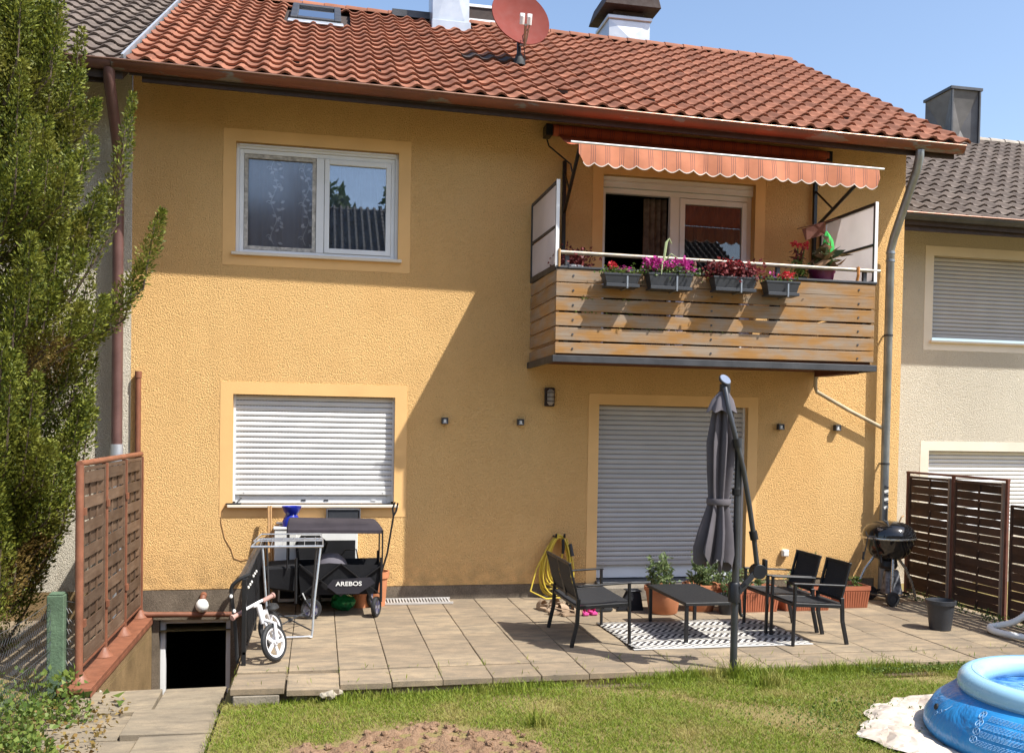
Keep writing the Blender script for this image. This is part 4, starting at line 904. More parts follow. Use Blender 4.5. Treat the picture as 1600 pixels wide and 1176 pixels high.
for k in range(8):
    a = 2*math.pi*(k+.5)/8; c = at(1117, 872, -3.45); part('rib_end', MB().tube([(c.x+.085*math.cos(a), c.y+.085*math.sin(a), c.z+.05), (c.x+.10*math.cos(a), c.y+.10*math.sin(a), c.z-.02)], .008, 6), M_['umb_pole'], t)
# ================================================================== pots and plants
def plant_stalks(c, r, h, n, nl, L, W, up=.3, seed=None):
    """stems with leaves: returns stem MB and leaf array"""
    st_ = MB(); P = []; D = []
    for k in range(n):
        a = random.uniform(0, 6.28); q = r*math.sqrt(random.random()); b = Vector((c[0]+q*math.cos(a)*.6, c[1]+q*math.sin(a)*.6, c[2])); hh = h*random.uniform(.65, 1.1)
        tip = b+Vector((random.uniform(-.25, .25)*hh, random.uniform(-.25, .25)*hh, hh)); mid = (b+tip)/2+Vector((random.uniform(-.02, .02), random.uniform(-.02, .02), 0))
        st_.tube([b, mid, tip], [.006, .005, .003], 5)
        for i in range(nl):
            u = random.uniform(.2, 1.05); p = b.lerp(tip, u); d = Vector((random.gauss(0, 1), random.gauss(0, 1), random.gauss(up, .4))).normalized(); e = random.uniform(0, .11)*(1.2-u*.5)
            for s in range(4): P.append(p+d*e*(s/3)); D.append(d+Vector((random.gauss(0, .6), random.gauss(0, .6), random.gauss(0, .4))))
    nn = len(P); return st_, leaves([p[:] for p in P], [d[:] for d in D], RNG.uniform(L*.6, L*1.2, nn), RNG.uniform(W*.6, W*1.2, nn))
def round_pot(x, y, r, h, label, mat):
    t = thing('flower_pot', label, 'flower pot', (x, y, 0), 'round terracotta pots')
    part('pot', MB().lathe([(.0, .0), (r*.72, .0), (r*.76, .01), (r*.93, h*.8), (r*.93, h*.82), (r*1.0, h*.83), (r*1.03, h*.88), (r*1.02, h), (r*.92, h), (r*.89, h*.8), (r*.8, h*.45)], (x, y, 0), 40), mat, t, sm=True)
    part('soil', MB().lathe([(0, h*.80), (r*.9, h*.79)], (x, y, 0), 24), M_['soil'], t)
    s_, l_ = plant_stalks((x, y, h*.8), r*1.0, .33, 9, 16, .058, .028); part('stems', s_, M_['geran'], t); leafpart('foliage', l_, M_['tomato'], t, kind='stuff')
round_pot(3.70, -1.06, .205, .29, 'round terracotta pot with tomato plants, left of the two', M_['terracotta']); round_pot(4.16, -.98, .195, .30, 'round terracotta pot with tomato plants, half behind the parasol', M_['terracotta'])
def box_planter(x0, x1, y0, y1, h, label, n, kind='tomato'):
    cx, cy = (x0+x1)/2, (y0+y1)/2; t = thing('planter_box', label, 'planter', (cx, cy, 0), 'ribbed terracotta planters'); m_ = MB(); k = .86
    def ring(s, z, e=0): return [(cx+(a-cx)*s+e*np.sign(a-cx), cy+(b-cy)*s+e*np.sign(b-cy), z) for a, b in ((x0, y0), (x1, y0), (x1, y1), (x0, y1))]
    R4 = [ring(k, 0), ring(.97, h*.80), ring(1.0, h*.81), ring(1.0, h), ring(.95, h), ring(.93, h*.8)]
    for r in R4: m_.v += r
    m_.f = [(0,3,2,1)] + [(4*i+j, 4*i+(j+1) % 4, 4*i+4+(j+1) % 4, 4*i+4+j) for i in range(5) for j in range(4)]
    part('tub', m_, M_['terracotta_pl'], t); rb = MB(); nr_ = int((x1-x0)/.03)
    for i in range(nr_):
        u = (i+.5)/nr_; xa = cx+(x0-cx)*k+(x1-x0)*k*u; xb = cx+(x0-cx)*.965+(x1-x0)*.965*u
        rb.bar((xa, cy+(y0-cy)*k-.002, .015), (xb, cy+(y0-cy)*.965-.002, h*.76), .012, .008, (0, 1, 0))
    part('ribs', rb, M_['terracotta_pl'], t, kind='stuff'); part('soil', MB().box(cx+(x0-cx)*.94, cx+(x1-cx)*.94, cy+(y0-cy)*.94, cy+(y1-cy)*.94, h*.7, h*.84), M_['soil'], t)
    if n:
        s_, l_ = plant_stalks((cx, cy, h*.84), (x1-x0)*.5, .24 if kind == 'tomato' else .10, n, 9, .05, .022); part('stems', s_, M_['geran'], t); leafpart('foliage', l_, M_['tomato'] if kind == 'tomato' else M_['geran'], t, kind='stuff')
box_planter(4.46, 5.02, -1.20, -.90, .27, 'long ribbed terracotta planter behind the far chair, left one', 7); box_planter(5.06, 5.66, -1.18, -.90, .22, 'long ribbed terracotta planter behind the far chair, right one', 2); box_planter(5.82, 6.18, -1.10, -.72, .25, 'square ribbed terracotta planter next to the kettle grill', 3, 'herb')
t = thing('nursery_pot', 'black plastic nursery pot with seedlings behind the parasol pole', 'flower pot', (4.36, -1.2, 0)); part('pot', MB().lathe([(0, 0), (.085, 0), (.115, .21), (.12, .215), (.11, .21), (.10, .18)], (4.38, -1.22, 0), 24), M_['anthr_pl'], t, sm=True); s_, l_ = plant_stalks((4.38, -1.22, .19), .1, .3, 6, 9, .05, .022); part('stems', s_, M_['geran'], t); leafpart('foliage', l_, M_['tomato'], t, kind='stuff')
t = thing('nursery_pot', 'low black tub with seedlings in front of the terrace door', 'flower pot', (4.9, -.6, 0)); part('pot', MB().lathe([(0, 0), (.12, 0), (.15, .2), (.155, .205), (.14, .2)], (4.55, -.62, 0), 24), M_['terracotta_pl'], t, sm=True); s_, l_ = plant_stalks((4.55, -.62, .2), .14, .4, 8, 10, .055, .026); part('stems', s_, M_['geran'], t); leafpart('foliage', l_, M_['tomato'], t, kind='stuff')
t = thing('nursery_pot', 'low terracotta tub with a thin seedling under the wall socket', 'flower pot', (5.7, -.5, 0)); part('pot', MB().lathe([(0, 0), (.10, 0), (.13, .17), (.135, .175), (.12, .17)], (5.75, -.5, 0), 24), M_['terracotta_pl'], t, sm=True); s_, l_ = plant_stalks((5.75, -.5, .16), .1, .42, 4, 5, .05, .022); part('stems', s_, M_['geran'], t); leafpart('foliage', l_, M_['tomato'], t, kind='stuff')
solo('doormat', MB().box(3.15, 3.55, -.72, -.38, .004, .018), M_['black_rub'], 'black doormat by the terrace door step', 'doormat', (3.3, -.6, 0), bev=.004)
t = thing('planter_bag', 'black planter bag leaning by the terrace door', 'planter', (3.42, -.75, 0)); part('bag', MB().add([(3.20, -.95, 0), (3.52, -.95, 0), (3.52, -.70, 0), (3.30, -.70, 0), (3.36, -.9, .2), (3.5, -.9, .2), (3.5, -.75, .2), (3.38, -.75, .2)], [(0,1,5,4), (1,2,6,5), (2,3,7,6), (3,0,4,7), (4,5,6,7), (3,2,1,0)]), M_['black_fab'], t, bev=.01)
part('lid', MB().box(3.35, 3.51, -.91, -.74, .201, .215), M_['anthr_pl'], t, bev=.004)
# bucket
t = thing('bucket', 'black plastic bucket standing alone on the right of the terrace', 'bucket', (6.24, -2.25, 0))
part('tub', MB().lathe([(0, .004), (.10, .0), (.104, .004), (.135, .285), (.143, .287), (.145, .30), (.136, .302), (.130, .285), (.10, .02), (0, .02)], (6.24, -2.25, 0), 36), M_['anthr_pl'], t, sm=True); part('rim', MB().lathe([(.140, .262), (.147, .262), (.147, .302), (.138, .305)], (6.24, -2.25, 0), 36), M_['anthr_pl'], t, sm=True)
# ================================================================== kettle grill
gx, gy = 6.585, -.80
t = thing('kettle_grill', 'black kettle grill on curved steel legs by the downpipe', 'grill', (gx, gy, 0)); g0 = Vector((gx, gy, 0))
part('bowl', MB().lathe([(.0, .50), (.10, .505), (.18, .54), (.245, .61), (.275, .69), (.288, .755), (.292, .77), (.28, .77)], g0, 48), M_['enamel'], t, sm=True)
lid = part('lid', MB().lathe([(.296, .772), (.298, .79), (.285, .85), (.24, .91), (.15, .95), (.05, .965), (.0, .967)], g0, 48), M_['enamel'], t, sm=True)
part('rim_band', MB().lathe([(.292, .762), (.303, .762), (.305, .772), (.303, .782), (.292, .782)], g0, 48), M_['chrome'], t, sm=True)
part('lid_handle', MB().tube([g0+Vector((.12, -.02, .95)), g0+Vector((.14, -.03, 1.01)), g0+Vector((.2, .02, 1.02))], .008, 8), M_['lightwood'], lid); part('vent', MB().lathe([(0, .012), (.035, .01), (.038, 0)], g0+Vector((-.20, -.14, .885)), 16, Vector((-.6, -.45, .7)).normalized().to_track_quat('Z', 'Y').to_matrix()), M_['chrome'], lid, sm=True)
part('thermometer', MB().lathe([(0, .012), (.028, .01), (.03, 0)], g0+Vector((-.21, -.18, .815)), 16, Vector((-.6, -.6, .35)).normalized().to_track_quat('Z', 'Y').to_matrix()), M_['chrome'], lid, sm=True)
part('lid_rest', MB().tube([g0+Vector((.20, .1, .93)), g0+Vector((.30, .05, .88)), g0+Vector((.325, .02, .78))], .010, 8), M_['chrome'], t, sm=True)
for q in (((-.14, .05, .56), (-.26, .06, .40), (-.36, .07, .18), (-.40, .08, .0)), ((-.04, -.16, .53), (-.07, -.2, .3), (-.085, -.21, .12)), ((.12, .03, .56), (.26, .05, .40), (.37, .06, .20), (.43, .07, .0))):
    part('leg', MB().tube([g0+Vector(p) for p in q], .017, 10), M_['chrome'], t, sm=True)
for s in (-1, 1):
    w0 = g0+Vector((-.08+.0, -.21+.0 if s < 0 else .24, .082)); wh = part('wheel', MB().lathe([(.045, -.022), (.078, -.022), (.084, -.012), (.084, .012), (.078, .022), (.045, .022)], w0+Vector((0, -.02, 0)), 28, Matrix.Rotation(math.pi/2, 3, 'X'), closed=True), M_['black_rub'], t, sm=True)
    part('hubcap', MB().lathe([(0, -.016), (.05, -.012), (.052, .012), (0, .016)], w0+Vector((0, -.02, 0)), 20, Matrix.Rotation(math.pi/2, 3, 'X')), M_['anthr_pl'], wh, sm=True)
part('lower_rack', MB().tube([g0+Vector((-.38, .07, .10)), g0+Vector((.40, .06, .10))], .008, 6).tube([g0+Vector((-.08, -.2, .10)), g0+Vector((0, .2, .10))], .008, 6).lathe([(.24, .10), (.25, .105), (.25, .115), (.24, .12)], g0, 28), M_['black'], t)
part('ash_catcher', MB().lathe([(.0, .40), (.09, .405), (.11, .44), (.10, .50)], g0, 24), M_['black'], t, sm=True)
part('charcoal_bag', MB().add([g0+Vector(p) for p in ((-.05, -.06, .11), (.16, -.08, .11), (.18, .08, .11), (-.04, .1, .11), (-.03, -.02, .38), (.13, -.03, .40), (.14, .05, .37), (-.02, .06, .4))], [(0,1,5,4), (1,2,6,5), (2,3,7,6), (3,0,4,7), (4,5,6,7)]), plain('printed_bag', (.16, .16, .17), .5, 0, .9, 16), t, bev=.02)
for (a, b) in (((-.33, -.1, .80), (-.40, -.12, .53)), ((-.29, -.14, .78), (-.21, -.18, .50))):
    part('tool', MB().tube([g0+Vector(a), g0+Vector(b)], .007, 6).tube([g0+Vector(b)+Vector((0, 0, .09)), g0+Vector(b)], [.009, .016], 8), M_['black'], t)
part('tool_hook', MB().tube([g0+Vector((-.25, -.15, .79)), g0+Vector((-.34, -.1, .80)), g0+Vector((-.35, -.08, .85))], .007, 6), M_['black'], t)

# ================================================================== woven privacy fences
def weave_slat(length, h, bow, n=8):
    mb = MB()
    for k in range(n+1):
        u = k/n; x = bow*min(1, 3.2*math.sin(math.pi*u))
        mb.v += [(x-.004, length*u, 0), (x+.004, length*u, 0), (x+.004, length*u, h), (x-.004, length*u, h)]
    for k in range(n): mb.f += [(4*k+i, 4*k+(i+1) % 4, 4*k+4+(i+1) % 4, 4*k+4+i) for i in range(4)]
    mb.f += [(0,1,2,3), (4*n+3, 4*n+2, 4*n+1, 4*n)]
    return mb.mesh('slat')
def panel(parent, x, y0, y1, z0, z1, mat, nr, battens, gap=.012):
    pn = part('panel', frame_y(MB(), x, y0, y1, z0, z1, .03, .028), mat, parent, bev=.003); L = y1-y0-.06; hh = (z1-z0-.06)/nr
    ms = [weave_slat(L, hh-gap, .012), weave_slat(L, hh-gap, -.012)]
    for k in range(nr): inst('slat', ms[k % 2], pn, Matrix.Translation((x, y0+.03, z0+.03+hh*k+gap/2)) @ Matrix.Rotation(random.uniform(-.01, .01), 4, 'X'), mat)
    for b in battens: part('batten', MB().box(x-.006, x+.006, y0+(y1-y0)*b-.012, y0+(y1-y0)*b+.012, z0+.03, z1-.03), mat, pn)
def frame_y(mb, x, y0, y1, z0, z1, wdt, thk):
    return mb.box(x-thk/2, x+thk/2, y0, y0+wdt, z0, z1).box(x-thk/2, x+thk/2, y1-wdt, y1, z0, z1).box(x-thk/2, x+thk/2, y0+wdt, y1-wdt, z1-wdt, z1).box(x-thk/2, x+thk/2, y0+wdt, y1-wdt, z0, z0+wdt)
fl = thing('woven_fence', 'tall woven wooden fence in a red steel frame beside the cellar steps', 'fence', (-1.87, -1.4, -.12))
ys = (-2.67, -1.80, -.93, -.06)
for k in range(3): panel(fl, -1.865, ys[k]+.04, ys[k+1]-.03, .01, 1.60, M_['weave'], 15, (.33, .66), .006)
part('corner_post', MB().tube([(-1.87, -2.69, -.1), (-1.87, -2.69, 1.625)], .032, 12), M_['red_metal'], fl, sm=True)
part('top_rail', MB().tube([(-1.87, -2.70, 1.635), (-1.87, -.03, 1.635)], .026, 12), M_['red_metal'], fl, sm=True); part('bottom_rail', MB().box(-1.88, -1.85, -2.66, -.03, -.012, .006), M_['red_metal'], fl)
for y in ys[1:]: part('upright', MB().box(-1.888, -1.838, y-.014, y+.014, -.11, 1.61), M_['red_metal'], fl, bev=.002)
for y in ys: part('post_flashing', MB().lathe([(.085, -.122), (.075, -.115), (.035, -.05), (.03, -.04)], (-1.865, y, 0), 16), M_['red_metal'], fl, sm=True)
for y in ys[:3]:
    for z in (.35, 1.25): part('clip', MB().box(-1.845, -1.825, y-.025, y+.035, z-.03, z+.03), M_['red_metal'], fl)
cw = thing('retaining_wall', 'low stairwell wall with red metal coping under the woven fence', 'wall', (-1.85, -1.4, -.3))
part('wall', MB().box(-1.975, -1.752, -2.83, -.002, -2.4, -.165), M_['plinth'], cw); part('coping', MB().box(-1.99, -1.735, -2.88, -.005, -.16, -.125).box(-1.741, -1.735, -2.88, -.005, -.20, -.1601), M_['red_metal'], cw, bev=.004)
pt = MB(); pts = [(-2.60, -.42), (-2.58, -.30), (-2.50, -.24), (-2.42, -.27), (-2.40, -.4), (-2.36, -.42), (-2.37, -.7), (-2.55, -.75)]; pt.add([(-1.7505, a, b) for a, b in pts], [tuple(range(len(pts)))]); part('bare_plaster_patch', pt, M_['trim_w'], cw)
fr_ = thing('woven_fence', 'dark woven wooden fence in a rusty frame by the kettle grill', 'fence', (7.2, -1.1, 0)); ysr = (-1.96, -1.08, -.22)
for k in range(2): panel(fr_, 7.22, ysr[k]+.035, ysr[k+1]-.03, .03, 1.47, M_['weave_dark'], 15, (.5,), .007)
for y in ysr: part('upright', MB().box(7.205, 7.235, y-.018, y+.018, -.1, 1.52), M_['rust_metal'], fr_, bev=.002)
for y in ysr[:2]: part('light_upright', MB().box(7.180, 7.204, y+.02, y+.045, 0.0, 1.48), wood('grey_lath', (.34, .26, .20), (.28, .2, .15), 2, .1), fr_)
part('top_rail', MB().box(7.20, 7.24, -1.98, -.20, 1.50, 1.525), M_['rust_metal'], fr_, bev=.002)
fr2 = thing('woven_fence', 'lower dark woven wooden fence panel at the right edge', 'fence', (7.2, -2.7, 0))
panel(fr2, 7.22, -2.90, -2.02, .03, 1.255, M_['weave_dark'], 12, (.5,), .007); panel(fr2, 7.22, -3.85, -2.97, .03, 1.255, M_['weave_dark'], 12, (.5,), .007)
for y in (-2.935, -3.88): part('upright', MB().box(7.205, 7.235, y-.018, y+.018, -.1, 1.28), M_['rust_metal'], fr2)
# weeds along the right fence
P = np.stack([RNG.uniform(6.98, 7.17, 500), RNG.uniform(-2.4, -.45, 500), RNG.uniform(0, .09, 500)**1.0], 1); keep = (np.sin(P[:, 1]*9)+np.sin(P[:, 1]*23)) > -.3; P = P[keep]
wd_ = quads_mesh('fence_weeds', leaves(P, RNG.normal(size=P.shape)+[0, 0, .6], RNG.uniform(.02, .05, len(P)), RNG.uniform(.012, .03, len(P)))); o = link('fence_weeds', wd_, M_['geran']); o['kind'] = 'stuff'; tag(o, 'low weeds growing along the foot of the right fence', 'weeds')
# ================================================================== pool, ground cloth, pool hose
PC = Vector((4.905, -5.49, gz(4.9, -5.5)))
def poolmat():
    t = NT('blue_pool_vinyl'); s = t.sep(); col = t.mix(t.ramp(t.noise(3, 3), .3, .7), (.02, .20, .49), (.035, .29, .62)); t.base(col); t.rough(.3); t.p.inputs['Specular IOR Level'].default_value = .5; t.bump(t.noise(3.5, 4, t.mapped((1, 1, .35)), .6, .6), .06, .7); return t.m
t = thing('pool', 'blue inflatable ring pool at the lower right', 'pool', PC); zc = .315; rr0 = .635; tr = .083; LZ = PC.z
vin = poolmat()
wl = part('pool_wall', MB().lathe([(.86, LZ+.004), (.90, LZ+.02), (.925, LZ+.06), (.92, LZ+.12), (.86, LZ+.22), (.76, LZ+.30), (.70, zc-.045), (.66, zc-.06), (.63, zc-.075), (.66, LZ+.2), (.80, LZ+.1), (.80, LZ+.03), (0, LZ+.02)], (PC.x, PC.y, 0), 72), vin, t, sm=True)
ring_pts = [(rr0+tr*math.cos(a), zc+tr*math.sin(a)) for a in [2*math.pi*i/18 for i in range(18)]]
part('air_ring', MB().lathe(ring_pts, (PC.x, PC.y, 0), 96, closed=True), plain('pale_blue_vinyl', (.34, .58, .74), .25, 0, .06, 3), t, sm=True)
for zz, rr9 in ((zc-.03, rr0+tr*.935), (zc+tr*.99, rr0-.008)): part('weld_seam', MB().lathe([(rr9, zz-.003), (rr9+.004, zz), (rr9, zz+.003)], (PC.x, PC.y, 0), 96), plain('seam_vinyl', (.28, .50, .66), .35), t, sm=True)
def water():
    t = NT('pool_water'); t.base((.03, .16, .40)); t.rough(.03); t.p.inputs['Specular IOR Level'].default_value = .6; t.bump(t.noise(6, 3), .03, .6); col = t.mix(t.ramp(t.noise(7, 2, None, .5, 1.5), .45, .6), (.02, .11, .33), (.12, .30, .55)); t.base(col); return t.m
part('water', MB().lathe([(0, zc-.055), (.3, zc-.055), (.60, zc-.055)], (PC.x, PC.y, 0), 48), water(), t, sm=True)
prn = plain('white_print', (.24, .42, .62), .5)
def wallpt(a, z):                                    # a point just proud of the pool wall
    prf = [(.925, LZ+.06), (.92, LZ+.12), (.86, LZ+.22), (.76, LZ+.30), (.70, zc-.045)]
    for (r0, z0), (r1, z1) in zip(prf, prf[1:]):
        if z0 <= z <= z1: r = r0+(r1-r0)*(z-z0)/(z1-z0); break
    else: r = prf[0][0] if z < prf[0][1] else prf[-1][0]
    r += .004; return Vector((PC.x+r*math.cos(a), PC.y+r*math.sin(a), z))
a0 = 3.28
for k, (aa, z) in enumerate(((3.28, LZ+.274), (3.305, LZ+.234), (3.318, LZ+.190), (3.322, LZ+.143))):
    m_ = MB()
    m_.tube([wallpt(aa+.026*math.cos(u), z+.019*math.sin(u)) for u in np.linspace(0, 2*math.pi, 20)[:-1]], .0022, 4, closed=True); m_.tube([wallpt(aa-.02, z+.017), wallpt(aa+.02, z-.017)], .0018, 4); m_.tube([wallpt(aa-.008, z-.015), wallpt(aa, z+.004), wallpt(aa+.008, z+.015)], .003, 4)
    part('warning_symbol', m_, prn, wl)
pl_ = MB()
for k, (z0, z1) in enumerate(((LZ+.255, LZ+.285), (LZ+.212, LZ+.245), (LZ+.165, LZ+.20), (LZ+.11, LZ+.15))):
    for q in range(5):
        z = z0+(z1-z0)*(q+.5)/5; aa = a0+.07
        while aa < a0+.95:
            wd = random.uniform(.012, .03); pl_.tube([wallpt(aa, z), wallpt(aa+wd, z)], .0016, 3); aa += wd+.008
part('printed_lines', pl_, prn, wl, kind='stuff')
aL = 2.92; m_ = MB()
m_.tube([wallpt(aL+.025, LZ+.255), wallpt(aL+.015, LZ+.222)], .003, 4); m_.tube([wallpt(aL-.005, LZ+.212), wallpt(aL+.006, LZ+.224)], .003, 4)
for q in (0, .045): m_.tube([wallpt(aL-.035-q+.016*math.cos(u), LZ+.20-q*.5+.012*math.sin(u)) for u in np.linspace(0, 6.28, 12)[:-1]], .002, 4, closed=True)
part('depth_mark', m_, prn, wl); part('valve', MB().lathe([(0, .01), (.02, .008), (.024, 0)], wallpt(2.784, LZ+.206), 12, Vector((-1, .2, .3)).normalized().to_track_quat('Z', 'Y').to_matrix()), M_['black_rub'], wl)
# crumpled cloth under the pool
ck = MB(); na, nr2 = 180, 16
for j in range(nr2+1):
    for i in range(na):
        a = 2*math.pi*i/na; rim = 1.09+.05*math.sin(3*a+1)+.04*math.sin(7*a)+.03*math.sin(13*a+2)+.02*math.sin(31*a)
        rim += .25*max(0, math.cos(a-2.95))**2; r = .80+(rim-.80)*j/nr2; u = j/nr2
        roll_ = max(0, math.sin(math.pi*min(1, max(0, (u-.25)/.75))))*(.03+.015*math.sin(5*a+.5)+.01*math.sin(11*a))
        z = gz(PC.x+r*math.cos(a), PC.y+r*math.sin(a))+.012+roll_+.010*abs(math.sin(a*23+u*5+math.sin(a*9)))*(u > .2)+.008*abs(math.sin(u*11+a*17))*(u > .15)
        ck.v.append((PC.x+r*math.cos(a), PC.y+r*math.sin(a), max(z, gz(PC.x, PC.y)+.006)))
ck.f = [(j*na+i, j*na+(i+1) % na, (j+1)*na+(i+1) % na, (j+1)*na+i) for j in range(nr2) for i in range(na)]
def clothmat():
    t = NT('dirty_ground_cloth'); col = t.mix(t.ramp(t.noise(5, 6), .35, .7), (.66, .58, .49), (.40, .31, .24)); col = t.mix(t.ramp(t.noise(9, 5), .64, .74, 0, .6), col, (.20, .14, .10)); t.base(col); t.rough(.85); v = t.new('ShaderNodeTexVoronoi', feature='DISTANCE_TO_EDGE'); v.inputs['Scale'].default_value = 7; nzz = t.new('ShaderNodeVectorMath', operation='ADD'); nn = t.new('ShaderNodeTexNoise'); nn.inputs['Scale'].default_value = 6; t.lk(t.pos(), nn.inputs[0]); t.lk(t.mapped((1, 1, 1)), nzz.inputs[0]); sc_ = t.new('ShaderNodeVectorMath', operation='SCALE'); sc_.inputs['Scale'].default_value = .12; t.lk(nn.outputs[1], sc_.inputs[0]); t.lk(sc_.outputs[0], nzz.inputs[1]); t.lk(nzz.outputs[0], v.inputs['Vector']); t.bump(v.outputs[0], .05, .9); return t.m
solo('ground_cloth', ck, clothmat(), 'crumpled dirty white ground cloth around the foot of the pool', 'cloth', (PC.x, PC.y, PC.z), sm=True)
hp = [(7.10, -3.3, .05), (6.85, -3.10, .045), (6.66, -2.84, .045), (6.60, -2.58, .045), (6.66, -2.46, .06), (6.72, -2.50, .08), (6.80, -2.62, .14), (6.92, -2.66, .24), (7.02, -2.58, .33), (7.08, -2.72, .36), (7.06, -2.95, .25), (6.98, -3.15, .1), (6.85, -3.3, .05), (6.6, -3.38, .045)]
def spline(p, n=8):
    P = [Vector(q) for q in p]; out = []
    for i in range(len(P)-1):
        a, b, c, d = P[max(i-1, 0)], P[i], P[i+1], P[min(i+2, len(P)-1)]
        for k in range(n): t_ = k/n; out.append(.5*((2*b)+(c-a)*t_+(2*a-5*b+4*c-d)*t_**2+(3*b-a-3*c+d)*t_**3))
    return out+[P[-1]]
sp = spline(hp, 12); solo('pool_hose', MB().tube(sp, [.034 if i % 2 else .030 for i in range(len(sp))], 10), M_['white_pl'], 'white corrugated pool hose looped on the terrace behind the pool', 'hose', (6.3, -3, 0), sm=True)
# ================================================================== things around the lower window
# folding wagon
t = thing('folding_wagon', 'black folding wagon with canopy parked under the lower window', 'wagon', (.25, -.7, 0)); X0, X1, YA, YB = -.18, .64, -.93, -.42
bw = MB()
for j, (z, e) in enumerate(((.235, -.02), (.40, .0), (.55, .01))):
    pts = [(X0-e, YA-e), (X0+.3, YA-e-.012), (X0+.55, YA-e-.012), (X1+e, YA-e), (X1+e, YB+e), (X0-e, YB+e)]; bw.v += [(a, b, z+(.02*math.sin(a*9) if j == 2 else 0)) for a, b in pts]
bw.f = [(j*6+i, j*6+(i+1) % 6, (j+1)*6+(i+1) % 6, (j+1)*6+i) for j in range(2) for i in range(6)] + [(5,4,3,2,1,0)]
wb = part('tub', bw, M_['black_fab'], t)
part('canopy', MB().add([(X0-.13, YA-.02, .91), (X1+.03, YA-.02, .90), (X1+.03, YB, .90), (X0-.13, YB, .91), (X0-.12, YA+.02, .985), (X1-.04, YA+.05, .965), (X1-.04, YB-.03, .975), (X0-.12, YB-.03, .99), (X0-.13, YA-.022, .875), (X1+.03, YA-.022, .865), (X1+.03, YB, .865), (X0-.13, YB, .875)], [(4,5,6,7), (0,1,5,4), (1,2,6,5), (2,3,7,6), (3,0,4,7), (8,9,1,0), (9,10,2,1), (11,8,0,3), (10,11,3,2)]), cloth('faded_black_canvas', (.045, .038, .044), 0, .2), t, bev=.012)
for x in (X0-.12, X1+.02):
    for y in (YA-.02, YB): part('canopy_pole', MB().tube([(x, y, .5), (x, y, .9)], .009, 6), M_['black'], t)
for (a, b) in (((X0, .23), (X0+.42, .56)), ((X0+.42, .23), (X0, .56)), ((X0+.42, .23), (X1, .53)), ((X1, .24), (X0+.42, .56))): part('scissor_bar', MB().bar((a[0], YA-.03, a[1]), (b[0], YA-.03, b[1]), .01, .02, (0, 1, 0)), M_['black'], t)
for x in (X0-.03, X1+.01):
    for y in (YA-.025, YB+.02): part('corner_post', MB().tube([(x, y, .16), (x, y, .62)], .014, 8), M_['black'], t)
wax = M_['purple']
for x, y, rot, rad in ((-.055, -.985, 0, .105), (.605, -.93, 1.15, .105), (-.055, -.40, 0, .105), (.60, -.38, 1.0, .105)):
    Mw = Matrix.Rotation(rot, 3, 'Z') @ Matrix.Rotation(math.pi/2, 3, 'X'); c = Vector((x, y, rad))
    wh = part('wheel', MB().lathe([(.078, -.022), (.10, -.02), (rad, -.008), (rad, .008), (.10, .02), (.078, .022)], c, 28, Mw, closed=True), M_['black_rub'], t, sm=True)
    part('rim', MB().lathe([(0, -.012), (.078, -.010), (.078, .010), (0, .012)], c, 28, Mw), plain('grey_wheel_rim', (.22, .21, .24), .5), wh, sm=True)
    for k in range(4):
        a = k*math.pi/2+.6; m_ = MB(); m_.add([c+Mw @ Vector((.015*math.cos(a), .015*math.sin(a), s*.0135)) for s in (1,)]+[c+Mw @ Vector((.07*math.cos(a+q), .07*math.sin(a+q), .0135)) for q in (-.4, 0, .4)]+[c+Mw @ Vector((.015*math.cos(a), .015*math.sin(a), -.0135))]+[c+Mw @ Vector((.07*math.cos(a+q), .07*math.sin(a+q), -.0135)) for q in (-.4, 0, .4)], [(0,1,2,3), (4,5,6,7)]); part('rim_spoke', m_, wax, wh)
    part('fork', MB().tube([c+Vector((0, -.03 if not rot else 0, 0)), c+Vector((-.06, -.03 if not rot else 0, .1)), c+Vector((-.09, 0, .16))], .012, 6), M_['black'], t)
part('pull_handle', MB().tube([(X1+.0, -.66, .30), (X1+.09, -.67, .62), (X1+.155, -.68, 1.05)], .010, 8).tube([(X1+.15, -.68, 1.03), (X1+.14, -.68, 1.10), (X1+.165, -.68, 1.17), (X1+.195, -.68, 1.16), (X1+.18, -.68, 1.08), (X1+.155, -.68, 1.03)], .010, 8), M_['black'], t, sm=True)
part('cooler_pouch', MB().add([(X0-.36, YA+.0, .52), (X0-.03, YA, .54), (X0-.03, YB, .54), (X0-.34, YB, .52), (X0-.30, YA+.02, .30), (X0-.04, YA+.02, .26), (X0-.04, YB, .26), (X0-.28, YB, .30)], [(0,1,2,3), (0,4,5,1), (1,5,6,2), (2,6,7,3), (3,7,4,0), (7,6,5,4)]), M_['black_fab'], t, bev=.02)
part('front_panel', MB().add([(X0+.34, YA-.045, .40), (X1-.10, YA-.045, .42), (X1-.05, YA-.045, .36), (X1-.22, YA-.045, .25), (X0+.38, YA-.045, .25), (X0+.28, YA-.045, .33)], [(0,1,2,3,4,5)]), cloth('wagon_side_flap', (.03, .028, .034), 0), t)
def text_part(body, size, M, mat, parent, name):
    cu = bpy.data.curves.new(name, 'FONT'); cu.body = body; cu.size = size; cu.align_x = 'CENTER'; cu.extrude = .001; cu.offset = size*.02
    ob = bpy.data.objects.new('tmp', cu); COL.objects.link(ob); dg = bpy.context.evaluated_depsgraph_get(); me = bpy.data.meshes.new_from_object(ob.evaluated_get(dg)); bpy.data.objects.remove(ob); me.name = name
    return inst(name, me, parent, M, mat)
text_part('AREBOS', .062, Matrix.Translation((.32, YA-.05, .335)) @ Matrix.Rotation(math.pi/2, 4, 'X') @ Matrix.Diagonal((1.18, 1, 1, 1)), M_['white_pl'], t, 'lettering')
